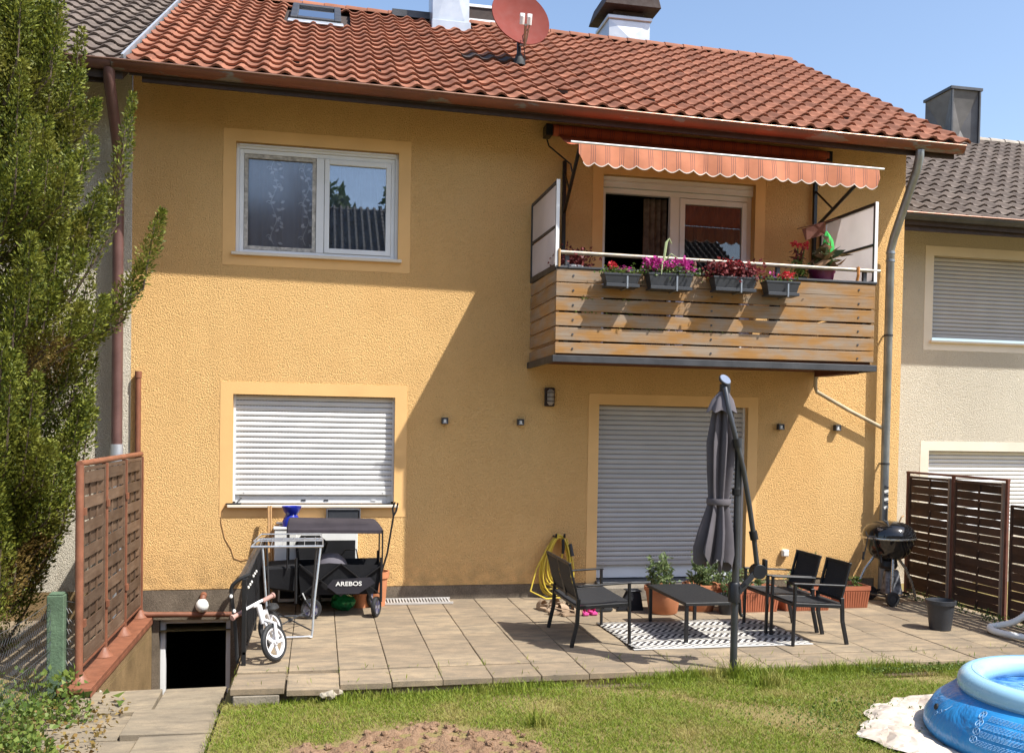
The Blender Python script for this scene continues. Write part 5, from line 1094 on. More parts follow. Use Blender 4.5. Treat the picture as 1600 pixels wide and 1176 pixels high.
solo('folded_cloth', MB().lathe([(0, .64), (.08, .63), (.15, .57), (.18, .5)], (.14, -.72, 0), 14), cloth('grey_rag', (.12, .11, .125), 0), 'grey cloth lying in the folding wagon', 'cloth', (.14, -.72, .5), sm=True)
# stroller handlebar behind the wagon
t = thing('stroller', 'black folded stroller squeezed behind the wagon', 'stroller', (-.1, -.3, 0))
part('handlebar', MB().tube([(-.20, -.30, .45), (-.22, -.32, .70), (-.17, -.34, .77), (.02, -.34, .77), (.10, -.33, .70), (.06, -.3, .58)], .016, 8), M_['black_rub'], t, sm=True); part('seat', MB().box(-.22, .3, -.36, -.12, .12, .50), M_['black_fab'], t, bev=.03)
part('frame', MB().tube([(-.2, -.3, .5), (.32, -.32, .1)], .012, 6).tube([(.25, -.3, .55), (.30, -.32, .62), (.42, -.3, .62), (.44, -.3, .5)], .008, 6), M_['black'], t)
for x in (-.15, .3): part('wheel', MB().lathe([(.03, -.02), (.075, -.02), (.08, 0), (.075, .02), (.03, .02)], (x, -.26, .085), 20, Matrix.Rotation(math.pi/2, 3, 'X'), closed=True), M_['black_rub'], t, sm=True)
t = thing('cabinet', 'white plastic cabinet under the lower window sill', 'cabinet', (-.02, -.1, 0))
part('carcass', MB().box(-.42, .44, -.11, -.012, .02, .885).box(-.45, -.18, -.14, -.012, .886, .90), M_['white_pl'], t, bev=.006); part('dark_front', MB().box(-.40, .415, -.118, -.111, .06, .70), M_['black_fab'], t)
t = thing('storage_box', 'small white box on top of the cabinet left of the canopy', 'box', (-.33, -.2, .7)); part('box', MB().box(-.46, -.22, -.30, -.145, .45, .84), M_['white_pl'], t, bev=.008); part('lid', MB().box(-.47, -.21, -.31, -.14, .841, .868), M_['white_pl'], t, bev=.006)
t = thing('blue_planter', 'glossy blue planter stacked on the white box', 'planter', (-.28, -.22, .87)); part('bowl', MB().lathe([(.06, 1.0), (.085, 1.03), (.103, 1.08), (.105, 1.09), (.095, 1.085), (.07, 1.03)], (-.28, -.22, 0), 28), M_['blue_glaze'], t, sm=True); part('foot', MB().lathe([(0, .87), (.10, .87), (.098, .93), (.06, .995), (.07, 1.01), (0, 1.01)], (-.28, -.22, 0), 28), M_['blue_glaze'], t, sm=True)
t = thing('plastic_tray', 'dark plastic tray leaning on the wall under the sill', 'tray', (.27, -.05, .9)); part('tray', MB().box(.10, .46, -.06, -.03, .86, 1.035), M_['anthr_pl'], t, bev=.02); part('rim', frame(MB(), .09, .47, .85, 1.05, .016, -.075, -.055), plain('grey_rim', (.10, .10, .11), .4), t, bev=.006)
t = thing('flower_pot', 'plain orange terracotta pot behind the wagon rear wheel', 'flower pot', (.66, -.36, 0)); part('pot', MB().lathe([(0, 0), (.10, 0), (.125, .30), (.14, .31), (.145, .38), (.13, .38), (.12, .30)], (.64, -.30, 0), 28), M_['terracotta'], t, sm=True); part('soil', MB().lathe([(0, .33), (.125, .33)], (.64, -.30, 0), 16), M_['soil'], t)
t = thing('flower_pot', 'low orange pot under the folding wagon', 'flower pot', (.45, -.4, 0)); part('pot', MB().lathe([(0, 0), (.09, 0), (.11, .16), (.12, .2), (.105, .2)], (.47, -.36, 0), 24), M_['terracotta'], t, sm=True); part('soil', MB().lathe([(0, .17), (.105, .17)], (.47, -.36, 0), 16), M_['soil'], t)
t = thing('bottle_bag', 'crumpled green bag under the folding wagon', 'bag', (.27, -.55, 0)); rk = rock('bag', Vector((0, 0, 0)), .13, None, None, 5, (1.1, .7, .8)); inst('bag', rk, t, Matrix.Translation((.26, -.55, .10)), plain('green_foil', (.02, .22, .07), .2, .3, .6, 25))
solo('wooden_pole', MB().tube([(-.50, -.45, .0), (-.53, -.12, 1.08)], .012, 8), M_['lightwood'], 'bare wooden pole leaning beside the lower window, left one', 'pole', (-.5, -.45, 0), sm=True); solo('wooden_pole', MB().tube([(-.47, -.42, .0), (-.505, -.12, 1.085)], .011, 8), M_['lightwood'], 'bare wooden pole leaning beside the lower window, right one', 'pole', (-.47, -.42, 0), sm=True)
gr = MB()
for k in range(22): gr.box(.74+k*.034, .757+k*.034, -.30, -.03, .006, .024)
t = thing('lightwell_grate', 'pale metal grate lying along the plinth right of the wagon', 'grate', (1.1, -.17, 0))
for k in range(22): part('bar', MB().box(.742+k*.034, .757+k*.034, -.295, -.035, .006, .022), plain('pale_grate', (.48, .45, .42), .6) if k == 0 else bpy.data.materials['pale_grate'], t)
part('frame', MB().box(.73, 1.50, -.31, -.297, .004, .026).box(.73, 1.50, -.034, -.022, .004, .026), bpy.data.materials['pale_grate'], t)
# drying rack
t = thing('drying_rack', 'silver folding drying rack standing behind the balance bike', 'drying rack', (-.25, -1.55, 0)); zt = .86
part('top_frame', MB().tube([(-.60, -1.75, zt-.02), (.05, -1.75, zt-.02), (.05, -1.40, zt+.01), (-.55, -1.40, zt+.01)], .012, 8, closed=True).tube([(-.58, -1.72, zt+.03), (.04, -1.72, zt+.03), (.04, -1.42, zt+.06), (-.53, -1.42, zt+.06)], .007, 8, closed=True), M_['alu'], t, sm=True)
for k in range(6): part('line', MB().tube([(-.52+.1*k, -1.74, zt-.015), (-.52+.1*k, -1.41, zt+.03)], .003, 5), M_['alu'], t)
part('leg_frame', MB().tube(spline([(.03, -1.74, zt-.03), (-.02, -1.82, .35), (-.04, -1.87, .04), (-.08, -1.88, .02), (-.36, -1.88, .02), (-.43, -1.87, .04), (-.46, -1.80, .35), (-.50, -1.74, zt-.03)], 6), .011, 8), M_['alu'], t, sm=True); part('leg_frame', MB().tube(spline([(.0, -1.42, zt), (-.04, -1.35, .35), (-.06, -1.28, .10), (-.12, -1.26, .09), (-.40, -1.26, .09), (-.45, -1.28, .1), (-.46, -1.35, .35), (-.48, -1.42, zt)], 6), .010, 8), M_['umb_pole'], t, sm=True)
part('cross_brace', MB().tube([(-.05, -1.8, .06), (-.42, -1.32, .16)], .007, 6).tube([(-.43, -1.8, .06), (-.07, -1.32, .16)], .007, 6).cyl((-.25, -1.55, .09), (-.25, -1.55, .13), .018, 8), M_['umb_pole'], t)
# stair railing
t = thing('stair_railing', 'black metal railing between terrace and cellar steps', 'railing', (-.6, -1.5, 0))
for y in (-2.80, -1.45, -.14): part('post', MB().box(-.600, -.565, y-.02, y+.02, -.03, .70), M_['black'], t, bev=.003)
part('top_bar', MB().bar((-.58, -2.82, .70), (-.58, -.10, .72), .035, .025), M_['black'], t, bev=.003); part('lower_bar', MB().bar((-.58, -2.82, .10), (-.58, -.10, .10), .025, .02), M_['black'], t)
for k in range(18): part('baluster', MB().tube([(-.58, -2.68+.14*k, .10), (-.58, -2.68+.14*k, .70)], .007, 6), M_['black'], t)
part('handrail', MB().tube(spline([at(391, 897, -2.78), at(376, 904, -2.78), at(363, 915, -2.76), at(362, 930, -2.74), at(366, 965, -2.72), at(369, 1000, -2.7), at(371, 1035, -2.7)], 6), .016, 8), M_['black_rub'], t, sm=True)
nt_ = MB()
for k in range(22):
    y = -2.78+k*.12; nt_.add([(-.66, y, .66), (-.56, y, .735), (-.56, y+.085, .735), (-.66, y+.085, .66)], [(0,1,2,3)])
part('striped_cover', nt_, plain('grey_tape', (.10, .095, .095), .6, 0, .3), t, kind='stuff')
for k in range(6): part('light_bulb', MB().lathe([(0, -.013), (.008, -.009), (.010, 0), (.007, .009), (0, .012)], (-.55, -2.80+.2*k, .64-.01*(k % 3)), 10), M_['bulb'], t, sm=True)
for p in (at(361, 931, -2.78), at(366, 954, -2.78)): part('light_bulb', MB().lathe([(0, -.018), (.012, -.012), (.015, 0), (.01, .012), (0, .016)], p, 10), M_['bulb'], t, sm=True)
# balance bike leaning on the railing
t = thing('balance_bike', 'white balance bike with pink grips leaning against the railing', 'balance bike', (-.4, -2.7, 0)); wc = at(428, 1003, -2.74); WR = .155
WN = Vector((.80, -.55, .22)).normalized(); MW = WN.to_track_quat('Z', 'Y').to_matrix()
def wheel(c, name='wheel'):
    wh = part(name, MB().lathe([(WR*.80, -.02), (WR*.92, -.022), (WR, -.010), (WR, .010), (WR*.92, .022), (WR*.80, .02)], c, 36, MW, closed=True), M_['black_rub'], t, sm=True)
    part('rim', MB().lathe([(WR*.70, -.012), (WR*.81, -.014), (WR*.81, .014), (WR*.70, .012)], c, 36, MW, closed=True), M_['bike'], wh, sm=True)
    for k in range(5):
        a = 2*math.pi*k/5; part('spoke', MB().bar(c+MW @ Vector((.02*math.cos(a), .02*math.sin(a), 0)), c+MW @ Vector((WR*.74*math.cos(a), WR*.74*math.sin(a), 0)), .026, .014, WN), M_['bike'], wh)
    part('hub', MB().lathe([(0, -.03), (.022, -.028), (.024, 0), (.022, .028), (0, .03)], c, 16, MW), M_['bike'], wh, sm=True)
wheel(wc); wc2 = wc+Vector((-.055, .56, -.0)); wheel(wc2)
crown = at(412, 968, -2.66); part('fork', MB().tube([wc+WN*.035, wc+WN*.045+Vector((-.03, .03, .15)), crown], .014, 8).tube([wc-WN*.035, wc-WN*.04+Vector((-.03, .03, .15)), crown], .014, 8), M_['bike'], t, sm=True)
hd = at(404, 945, -2.62); part('head_tube', MB().tube([crown-Vector((0, 0, .03)), hd], .024, 12), M_['bike'], t, sm=True); part('body', MB().tube([hd.lerp(crown, .6), (hd+wc2)/2+Vector((0, 0, .04)), wc2+Vector((0, -.02, .03))], [.03, .028, .02], 10), M_['bike'], t, sm=True)
h0, h1 = at(366, 963, -2.80), at(424, 931, -2.52); part('handlebar', MB().tube([h0, (h0*2+h1)/3+Vector((0, 0, .01)), (h0+h1*2)/3+Vector((0, 0, .01)), h1], .012, 8).tube([(h0+h1)/2, hd], .014, 8), M_['bike'], t, sm=True)
for a, b in ((h0, h1), (h1, h0)): d = (b-a).normalized(); part('grip', MB().tube([a-d*.02, a+d*.10], .019, 10).cyl(a-d*.025, a-d*.01, .026, 10), M_['grip'], t, sm=True)
part('saddle', MB().lathe([(0, .03), (.05, .025), (.07, 0), (.05, -.02), (0, -.02)], wc2+Vector((.02, -.06, .2)), 16, Matrix.Diagonal((.8, 1.5, 1))), M_['black_rub'], t, sm=True)

# ================================================================== balcony flowers
def blossoms(n, cx, cy, z, rx, ry, rz, size, cl=13):
    P = []; D = []; size *= 1.12
    for k in range(n):
        c = Vector((random.uniform(cx-rx, cx+rx), random.uniform(cy-ry, cy+ry), z+random.uniform(-rz, rz)))
        for q in range(cl): d = Vector((random.gauss(0, 1), random.gauss(0, 1), random.gauss(.3, 1))).normalized(); P.append((c+d*size*random.uniform(.1, .9))[:]); D.append((d+Vector((random.gauss(0, .5), random.gauss(0, .5), random.gauss(0, .5))))[:])
    nn = len(P); return leaves(P, D, RNG.uniform(size*.6, size*1.1, nn), RNG.uniform(size*.6, size*1.1, nn), .1)
FY = -1.335
def flower_box(x0, x1, z0, z1, label):
    t = thing('flower_box', label, 'flower box', ((x0+x1)/2, FY, z0), 'flower boxes hung on the balcony'); m_ = MB(); e = .03; d = .075
    for z, k in ((z0, e), (z1-.02, 0), (z1-.018, -.008), (z1, -.008), (z1, .008), (z1-.05, .012)): m_.v += [(x0+k, FY-d+k*.6, z), (x1-k, FY-d+k*.6, z), (x1-k, FY+d-k*.6, z), (x0+k, FY+d-k*.6, z)]
    m_.f = [(3,2,1,0)]+[(4*i+j, 4*i+(j+1) % 4, 4*i+4+(j+1) % 4, 4*i+4+j) for i in range(5) for j in range(4)]
    part('trough', m_, M_['anthr_pl'], t); part('tray', MB().box(x0+.015, x1-.015, FY-.088, FY+.08, z0-.022, z0-.004).box(x0+.01, x1-.01, FY-.094, FY-.089, z0-.022, z0+.012), M_['anthr_pl'], t, bev=.004); part('soil', MB().box(x0+.02, x1-.02, FY-.06, FY+.06, z1-.06, z1-.03), M_['soil'], t)
    xm = x0+(x1-x0)*.62; part('bracket', MB().box(xm-.008, xm+.008, FY-.10, FY-.088, z0-.02, z1-.03).box(xm-.008, xm+.008, FY-.10, FY+.135, z0-.034, z0-.023), M_['zinc'], t); return t
t = flower_box(2.865, 3.245, 3.475, 3.595, 'leftmost grey flower box with sparse red geraniums'); s_ = leaves(RNG.normal(size=(160, 3))*[.10, .03, .025]+[3.05, FY, 3.62], RNG.normal(size=(160, 3))+[0, 0, .6], RNG.uniform(.02, .045, 160), RNG.uniform(.015, .035, 160)); leafpart('foliage', s_, M_['weed'], t, kind='stuff'); leafpart('blossom', blossoms(3, 2.95, FY, 3.70, .04, .02, .02, .03), M_['redpetal'], t); leafpart('blossom', blossoms(4, 3.12, FY, 3.66, .08, .02, .02, .018), M_['magenta'], t)
t = flower_box(3.345, 3.825, 3.47, 3.62, 'grey flower box overflowing with magenta flowers'); s_ = leaves(RNG.normal(size=(420, 3))*[.19, .05, .035]+[3.58, FY, 3.65], RNG.normal(size=(420, 3))+[0, 0, .4], RNG.uniform(.025, .05, 420), RNG.uniform(.015, .03, 420)); leafpart('foliage', s_, M_['geran'], t, kind='stuff'); leafpart('blossom', blossoms(34, 3.59, FY, 3.715, .26, .05, .045, .036), M_['magenta'], t)
part('tall_stalk', MB().tube([(3.50, FY, 3.62), (3.53, FY, 3.80), (3.55, FY, 3.95), (3.58, FY, 3.99), (3.61, FY, 3.94)], [.010, .014, .016, .012, .004], 6).tube([(3.52, FY, 3.74), (3.6, FY-.02, 3.83), (3.68, FY-.03, 3.78)], [.008, .009, .003], 5).tube([(3.51, FY, 3.66), (3.49, FY-.06, 3.74), (3.47, FY-.09, 3.60)], [.008, .009, .003], 5), plain('pale_stalk', (.34, .40, .20), .6), t, sm=True)
t = flower_box(4.065, 4.545, 3.485, 3.62, 'grey flower box with dark red coleus leaves'); s_ = leaves(RNG.normal(size=(700, 3))*[.16, .05, .045]+[4.31, FY, 3.69], RNG.normal(size=(700, 3))+[0, 0, .3], RNG.uniform(.035, .065, 700), RNG.uniform(.025, .045, 700)); leafpart('foliage', s_, M_['coleus'], t, kind='stuff'); leafpart('blossom', blossoms(5, 4.30, FY, 3.76, .08, .03, .02, .03), M_['redpetal'], t)
t = flower_box(4.665, 5.045, 3.465, 3.60, 'rightmost grey flower box with round red and pink geraniums'); s_ = leaves(RNG.normal(size=(160, 3))*[.12, .03, .02]+[4.85, FY, 3.615], RNG.normal(size=(160, 3))+[0, 0, .5], RNG.uniform(.02, .04, 160), RNG.uniform(.015, .03, 160)); leafpart('foliage', s_, M_['weed'], t, kind='stuff'); leafpart('blossom', blossoms(5, 4.91, FY, 3.67, .075, .02, .012, .034), M_['redpetal'], t); leafpart('blossom', blossoms(1, 4.76, FY, 3.68, .005, .01, .005, .036), M_['magenta'], t)
t = thing('potted_begonia', 'dark red begonia in a pot behind the left balcony corner', 'potted plant', (2.58, -1.08, 3.40)); part('pot', MB().lathe([(0, 3.40), (.09, 3.40), (.12, 3.66), (.13, 3.70), (.11, 3.70)], (2.6, -1.05, 0), 24), M_['white_pl'], t, sm=True); s_ = leaves(RNG.normal(size=(420, 3))*[.09, .06, .06]+[2.63, -1.08, 3.75], RNG.normal(size=(420, 3)), RNG.uniform(.03, .05, 420), RNG.uniform(.02, .035, 420)); leafpart('foliage', s_, M_['coleus'], t, kind='stuff')
part('stand', MB().box(2.50, 2.70, -1.13, -.95, 2.81, 3.399), M_['darkwood'], t)
shelf = thing('plant_shelf', 'narrow dark shelf behind the right end of the balcony parapet', 'shelf', (5.3, -1.0, 2.8)); part('board', MB().box(4.9, 5.95, -1.14, -.92, 3.575, 3.60), M_['darkwood'], shelf)
for x in (4.95, 5.9): part('leg', MB().box(x-.02, x+.02, -1.12, -.94, 2.81, 3.574), M_['darkwood'], shelf)
t = thing('purple_pot', 'large plum pot with big variegated leaves at the right balcony end', 'potted plant', (5.50, -1.04, 3.6)); part('pot', MB().lathe([(0, 3.605), (.10, 3.605), (.115, 3.62), (.135, 3.76), (.148, 3.775), (.15, 3.81), (.135, 3.81), (.12, 3.77)], (5.50, -1.05, 0), 32), M_['plum'], t, sm=True); part('soil', MB().lathe([(0, 3.77), (.125, 3.77)], (5.5, -1.05, 0), 16), M_['soil'], t)
s_ = leaves(RNG.normal(size=(46, 3))*[.06, .05, .06]+[5.52, -1.06, 3.92], RNG.normal(size=(46, 3))*[1, .7, .5]+[.1, -.2, .35], RNG.uniform(.14, .24, 46), RNG.uniform(.06, .09, 46)); leafpart('foliage', s_, M_['bigleaf'], t); part('stems', MB().tube([(5.5, -1.05, 3.77), (5.52, -1.06, 3.98)], .012, 6), M_['geran'], t)
t = thing('potted_flower', 'slim potted plant with red flower heads left of the plum pot', 'potted plant', (5.22, -1.05, 3.6)); part('pot', MB().lathe([(0, 3.605), (.07, 3.605), (.085, 3.70), (.09, 3.705), (.08, 3.70)], (5.22, -1.06, 0), 20), M_['anthr_pl'], t, sm=True); s_ = leaves(RNG.normal(size=(130, 3))*[.05, .04, .05]+[5.23, -1.06, 3.78], RNG.normal(size=(130, 3))+[0, 0, .6], RNG.uniform(.03, .07, 130), RNG.uniform(.02, .03, 130)); leafpart('foliage', s_, M_['weed'], t, kind='stuff'); leafpart('dark_leaves', leaves(RNG.normal(size=(26, 3))*[.03, .03, .05]+[5.21, -1.06, 3.93], RNG.normal(size=(26, 3))*[1, .7, .4], RNG.uniform(.06, .11, 26), RNG.uniform(.03, .05, 26)), M_['coleus'], t)
part('stems', MB().tube([(5.22, -1.06, 3.7), (5.19, -1.07, 4.03)], .008, 6).tube([(5.22, -1.06, 3.7), (5.27, -1.07, 4.02)], .008, 6), M_['geran'], t); leafpart('blossom', np.concatenate([blossoms(4, 5.16, -1.08, 4.05, .04, .02, .015, .03), blossoms(3, 5.30, -1.08, 4.05, .03, .02, .015, .03)]), M_['redpetal'], t)
t = thing('green_cloth', 'bright green cloth hanging from a hook above the plum pot', 'cloth', (5.55, -.75, 4.3)); gc = MB(); cpt = at(1291, 375, -.80)
for j, (dz, r) in enumerate(((.10, .008), (.06, .03), (0, .05), (-.08, .062), (-.14, .06), (-.17, .045))):
    for i in range(16): a = 2*math.pi*i/16; q = r*(1+.25*math.cos(5*a+j)); gc.v.append((cpt.x+q*math.cos(a)*1.0+.01*j, cpt.y+q*math.sin(a)*.7, cpt.z+dz+.02*math.cos(3*a)*(j == 5)))
gc.f = [(j*16+i, j*16+(i+1) % 16, (j+1)*16+(i+1) % 16, (j+1)*16+i) for j in range(5) for i in range(16)]; part('cloth', gc, M_['green_cloth'], t, sm=True); part('hook', MB().tube([cpt+Vector((0, 0, .10)), cpt+Vector((.0, 0, .17)), cpt+Vector((.02, .1, .22))], .006, 6), M_['chrome'], t)
a, b = at(1253, 358, -.35), at(1290, 347, -.75); solo('hanging_cloth', MB().add([a, b, b-Vector((0, 0, .14)), a-Vector((-.05, 0, .13))], [(0,1,2,3)]).tube([a-Vector((.06, 0, 0)), b+Vector((.1, -.1, .02))], .005, 5), M_['pink_cloth'], 'faded pink cloth on a line in the balcony corner', 'cloth', a)
t = thing('blue_bottle', 'pair of blue bottles on the shelf behind the parapet', 'bottle', (4.68, -1.05, 3.6)); 
for dx in (0, .045): part('bottle', MB().lathe([(0, 3.605), (.018, 3.605), (.018, 3.70), (.012, 3.72), (0, 3.72)], (4.93+dx, -1.05, 0), 12), M_['blue_glaze'], t, sm=True)
# ================================================================== conifer
t = thing('conifer', 'tall feathery green conifer in front of the white wall', 'tree', (-3.0, -1.7, -.15)); ax = np.array([-3.05, -1.7])
tk = MB().tube([(-3.05, -1.7, -.3), (-3.02, -1.7, 1.5), (-3.06, -1.68, 3.5), (-3.02, -1.7, 5.6), (-3.0, -1.7, 6.8)], [.13, .11, .08, .05, .015], 10)
ZR = [(.55, .30), (.8, .55), (1.2, .88), (1.8, 1.04), (2.6, 1.18), (3.3, 1.34), (4.0, 1.22), (4.8, 1.02), (5.6, .86), (6.4, .55), (7.0, .2)]
def crad(z): return float(np.interp(z, [a for a, b in ZR], [b for a, b in ZR]))
plumes = []
for k in range(520):
    z1 = random.uniform(1.0, 6.9); a = random.uniform(0, 2*math.pi); rt = crad(z1)*random.uniform(.72, 1.0)*(1 if random.random() < .8 else .6); L = random.uniform(.7, 1.25); r0 = rt*random.uniform(.45, .7)
    tip = np.array([ax[0]+rt*math.cos(a), ax[1]+rt*math.sin(a)*.85, z1]); base_ = np.array([ax[0]+r0*math.cos(a), ax[1]+r0*math.sin(a)*.85, z1-L*random.uniform(.6, .95)]); plumes.append((base_, tip, random.uniform(.10, .18), 950))
for (b0, t0, r, n) in (((-2.25, -1.6, 3.0), (-1.70, -1.55, 4.98), .12, 1900), ((-2.1, -1.55, 2.75), (-1.44, -1.5, 3.95), .13, 1900), ((-2.2, -1.5, 2.6), (-1.62, -1.5, 3.45), .14, 1500), ((-2.4, -1.6, 4.0), (-2.13, -1.6, 5.5), .13, 1500), ((-2.45, -1.6, 4.6), (-2.32, -1.55, 6.0), .12, 1300), ((-2.5, -1.6, 2.2), (-1.92, -1.5, 3.1), .15, 1500), ((-2.6, -1.55, 4.3), (-2.0, -1.55, 4.9), .13, 1200)):
    plumes.append((np.array(b0), np.array(t0), r, n))
P = []; D = []; LL = []
for b0, t0, r, n in plumes:
    u = RNG.uniform(0, 1, n)**.8; mid = (b0+t0)/2 + np.array([(t0[0]-b0[0])*.25, (t0[1]-b0[1])*.25, -.12*(t0[2]-b0[2])])
    c = ((1-u)**2)[:, None]*b0 + (2*u*(1-u))[:, None]*mid + (u**2)[:, None]*t0
    ra = r*np.sin(np.pi*np.clip(u*.86+.12, 0, 1))**.7; v = RNG.normal(size=(n, 3)); v /= np.linalg.norm(v, axis=1, keepdims=True); v[:, 2] *= .5
    P.append(c+v*ra[:, None]*RNG.uniform(.2, 1, n)[:, None]**.6); d = (t0-b0)/np.linalg.norm(t0-b0); D.append(v*.9+d*.7+RNG.normal(size=(n, 3))*.35); LL.append(RNG.uniform(.02, .048, n))
    tk.tube([b0, mid, t0-(t0-b0)*.1], [.014, .009, .004], 4, cap=False)
P = np.concatenate(P); D = np.concatenate(D); LL = np.concatenate(LL)
part('trunk', tk, M_['bark'], t)
br = (np.sin(P[:, 0]*5+1)+np.sin(P[:, 2]*3.1)+np.sin(P[:, 1]*6) > 2.05) & (P[:, 2] < 4.2)
leafpart('crown', leaves(P[~br], D[~br], LL[~br], LL[~br]*.42, .15), M_['conifer'], t); leafpart('withered_twigs', leaves(P[br], D[br], LL[br], LL[br]*.3, .15), M_['brown_leaf'], t)
# ================================================================== green concrete post, wire mesh, weeds
gp = Vector((-2.04, -2.66, -.3)); solo('concrete_post', MB().box(-2.105, -1.975, -2.725, -2.595, -.5, .585).box(-2.095, -1.985, -2.715, -2.605, .585, .60), M_['green_conc'], 'flaking green concrete fence post beside the woven fence', 'post', gp, bev=.012)
wm = MB(); ZB, ZT = -.28, .53; d_ = .045
def meshfence(p0, p1):
    p0, p1 = Vector(p0), Vector(p1); L = (p1-p0).length; dr_ = (p1-p0)/L; n = int(L/d_)
    for k in range(n+1):
        pts = []
        zz = ZB; j = 0
        while zz < ZT:
            off = .5*d_*(1 if (j//1) % 2 else -1)*.96; s = k*d_+off; s = min(max(s, 0), L); dip = .03*math.sin(s*2.2)
            pts.append(p0+dr_*s+Vector((.012*math.sin(s*7+zz*5), 0, zz-dip))); zz += .042; j += 1
        wm.tube(pts, .0018, 3, cap=False)
    for z in (ZT, .15, ZB+.05): wm.tube([p0+dr_*s+Vector((0, 0, z-.03*math.sin(s*2.2))) for s in np.linspace(0, L, 20)], .0025, 4)
meshfence((-2.08, -2.73, 0), (-2.22, -5.4, 0)); meshfence((-1.98, -2.66, 0), (-1.9, -2.70, 0))
solo('wire_mesh', wm, M_['wire'], 'sagging wire mesh fence left of the green post', 'fence', (-2.1, -2.4, -.2))
def groundleaves(name, n, fx, label, cat, L, W, mat, up=.7):
    P = fx(n); o = link(name, quads_mesh(name, leaves(P, RNG.normal(size=(len(P), 3))+[0, 0, up], RNG.uniform(L*.5, L*1.3, len(P)), RNG.uniform(W*.5, W*1.3, len(P)))), mat); o['kind'] = 'stuff'; tag(o, label, cat)
def wz(n):
    y = RNG.uniform(-5.3, -2.75, n); x = -2.75+RNG.uniform(0, 1, n)**.9*(1.02+.12*np.sin(y*7)); z = -.24+RNG.gamma(2., .05, n)*(1+.5*np.sin(x*5+y*9)); return np.stack([x, y, np.minimum(z, .02)], 1)
groundleaves('bramble', 3600, wz, 'leafy green weeds at the foot of the wire mesh', 'weeds', .05, .035, M_['weed'])
groundleaves('dry_litter', 500, lambda n: np.stack([RNG.uniform(-2.3, -1.4, n), RNG.uniform(-5, -2.9, n), RNG.uniform(-.2, -.18, n)], 1), 'dry brown leaf litter on the path edge', 'leaves', .045, .03, M_['brown_leaf'], .1)
bl = [(-1.78, -2.95, -.10), (-1.70, -2.97, -.12), (-1.62, -3.0, -.13), (-1.55, -3.02, -.15), (-1.85, -2.92, -.06), (-1.82, -3.0, -.12), (-1.93, -2.9, -.02), (-1.88, -3.05, -.1), (-1.74, -3.06, -.16), (-1.50, -3.12, -.16)]
groundleaves('creeper', 10, lambda n: np.array(bl), 'large ivy leaves creeping over the end of the coping', 'ivy', .11, .10, M_['weed'], .2)
# ================================================================== lawn and soil patch
def soil_mask(x, y):
    d = ((x-.66)/.92)**2+((y+4.84)/.60)**2; return d+.16*np.sin(x*5+1)+.12*np.sin(x*11+y*7)+.08*np.sin(y*17)
def gzv(x): t_ = np.clip((x+.4)/4., 0, 1); t_ = t_*t_*(3-2*t_); return -.135+.085*t_
sp_ = MB(); nx, ny = 150, 90; rs = np.random.default_rng(3); base_n = rs.normal(size=(ny+1, nx+1))
def blur(a, k):
    for _ in range(k): a = (a+np.roll(a, 1, 0)+np.roll(a, -1, 0)+np.roll(a, 1, 1)+np.roll(a, -1, 1))/5
    return a/a.std()
hn = blur(base_n.copy(), 1)*.006+blur(base_n.copy(), 6)*.012+np.maximum(0, blur(rs.normal(size=base_n.shape), 2)-1.1)*.022
ii = {}
for j in range(ny+1):
    for i in range(nx+1):
        x = -.6+2.7*i/nx; y = -5.7+1.7*j/ny; mk = float(soil_mask(x, y)); ii[i, j] = len(sp_.v); k = min(1, max(0, (1.15-mk)/.35)); sp_.v.append((x, y, float(gzv(x))-.02+k*(.026+.7*float(hn[j, i]))))
sp_.f = [(ii[i, j], ii[i+1, j], ii[i+1, j+1], ii[i, j+1]) for j in range(ny) for i in range(nx)]
sol = struct('soil_patch', sp_, M_['earth'], 'structure', sm=True)
cl = []; rk0 = rock('clod', Vector((0, 0, 0)), 1., None, None, 2, (1, 1, .75)); CV = np.array([v.co[:] for v in rk0.vertices]); CF = [tuple(p.vertices) for p in rk0.polygons]; cv_ = []; cf_ = []
for k in range(420):
    x, y = random.uniform(-.35, 1.9), random.uniform(-5.4, -4.15)
    if soil_mask(x, y) > 1.02: continue
    s = random.choice((.006, .008, .012, .012, .018, .026)); a = random.uniform(0, 6.28); R2 = np.array([[math.cos(a), -math.sin(a), 0], [math.sin(a), math.cos(a), 0], [0, 0, 1]]); n = len(cv_)*len(CV)
    cv_.append((CV*RNG.uniform(.8, 1.2, (len(CV), 1))*s) @ R2.T+[x, y, float(gzv(x))+.016]); cf_ += [tuple(i+n for i in q) for q in CF]
me = bpy.data.meshes.new('soil_clods'); me.from_pydata(np.concatenate(cv_).tolist(), [], cf_); me.update(); o = link('soil_clods', me, M_['earth']); o['kind'] = 'stuff'; tag(o, 'dry clods of soil on the bare patch in the lawn', 'soil')
def blades(x, y, h, wdt, lean):
    n = len(x); a = RNG.uniform(0, 2*np.pi, n); b = RNG.uniform(0, 2*np.pi, n); z = gzv(x)
    dx, dy = np.cos(a)*wdt/2, np.sin(a)*wdt/2; lx, ly = np.cos(b)*h*lean, np.sin(b)*h*lean
    p0 = np.stack([x-dx, y-dy, z-.005], 1); p1 = np.stack([x+dx, y+dy, z-.005], 1); m1 = np.stack([x+dx*.8+lx*.35, y+dy*.8+ly*.35, z+h*.55], 1); m0 = np.stack([x-dx*.8+lx*.35, y-dy*.8+ly*.35, z+h*.55], 1); tp = np.stack([x+lx, y+ly, z+h*.95], 1)
    return np.concatenate([np.stack([p0, p1, m1, m0], 1), np.stack([m0, m1, tp, tp+1e-5], 1)])
n = 230000; x = RNG.uniform(-.72, 6.3, n); y = RNG.uniform(-6.2, -3.44, n)
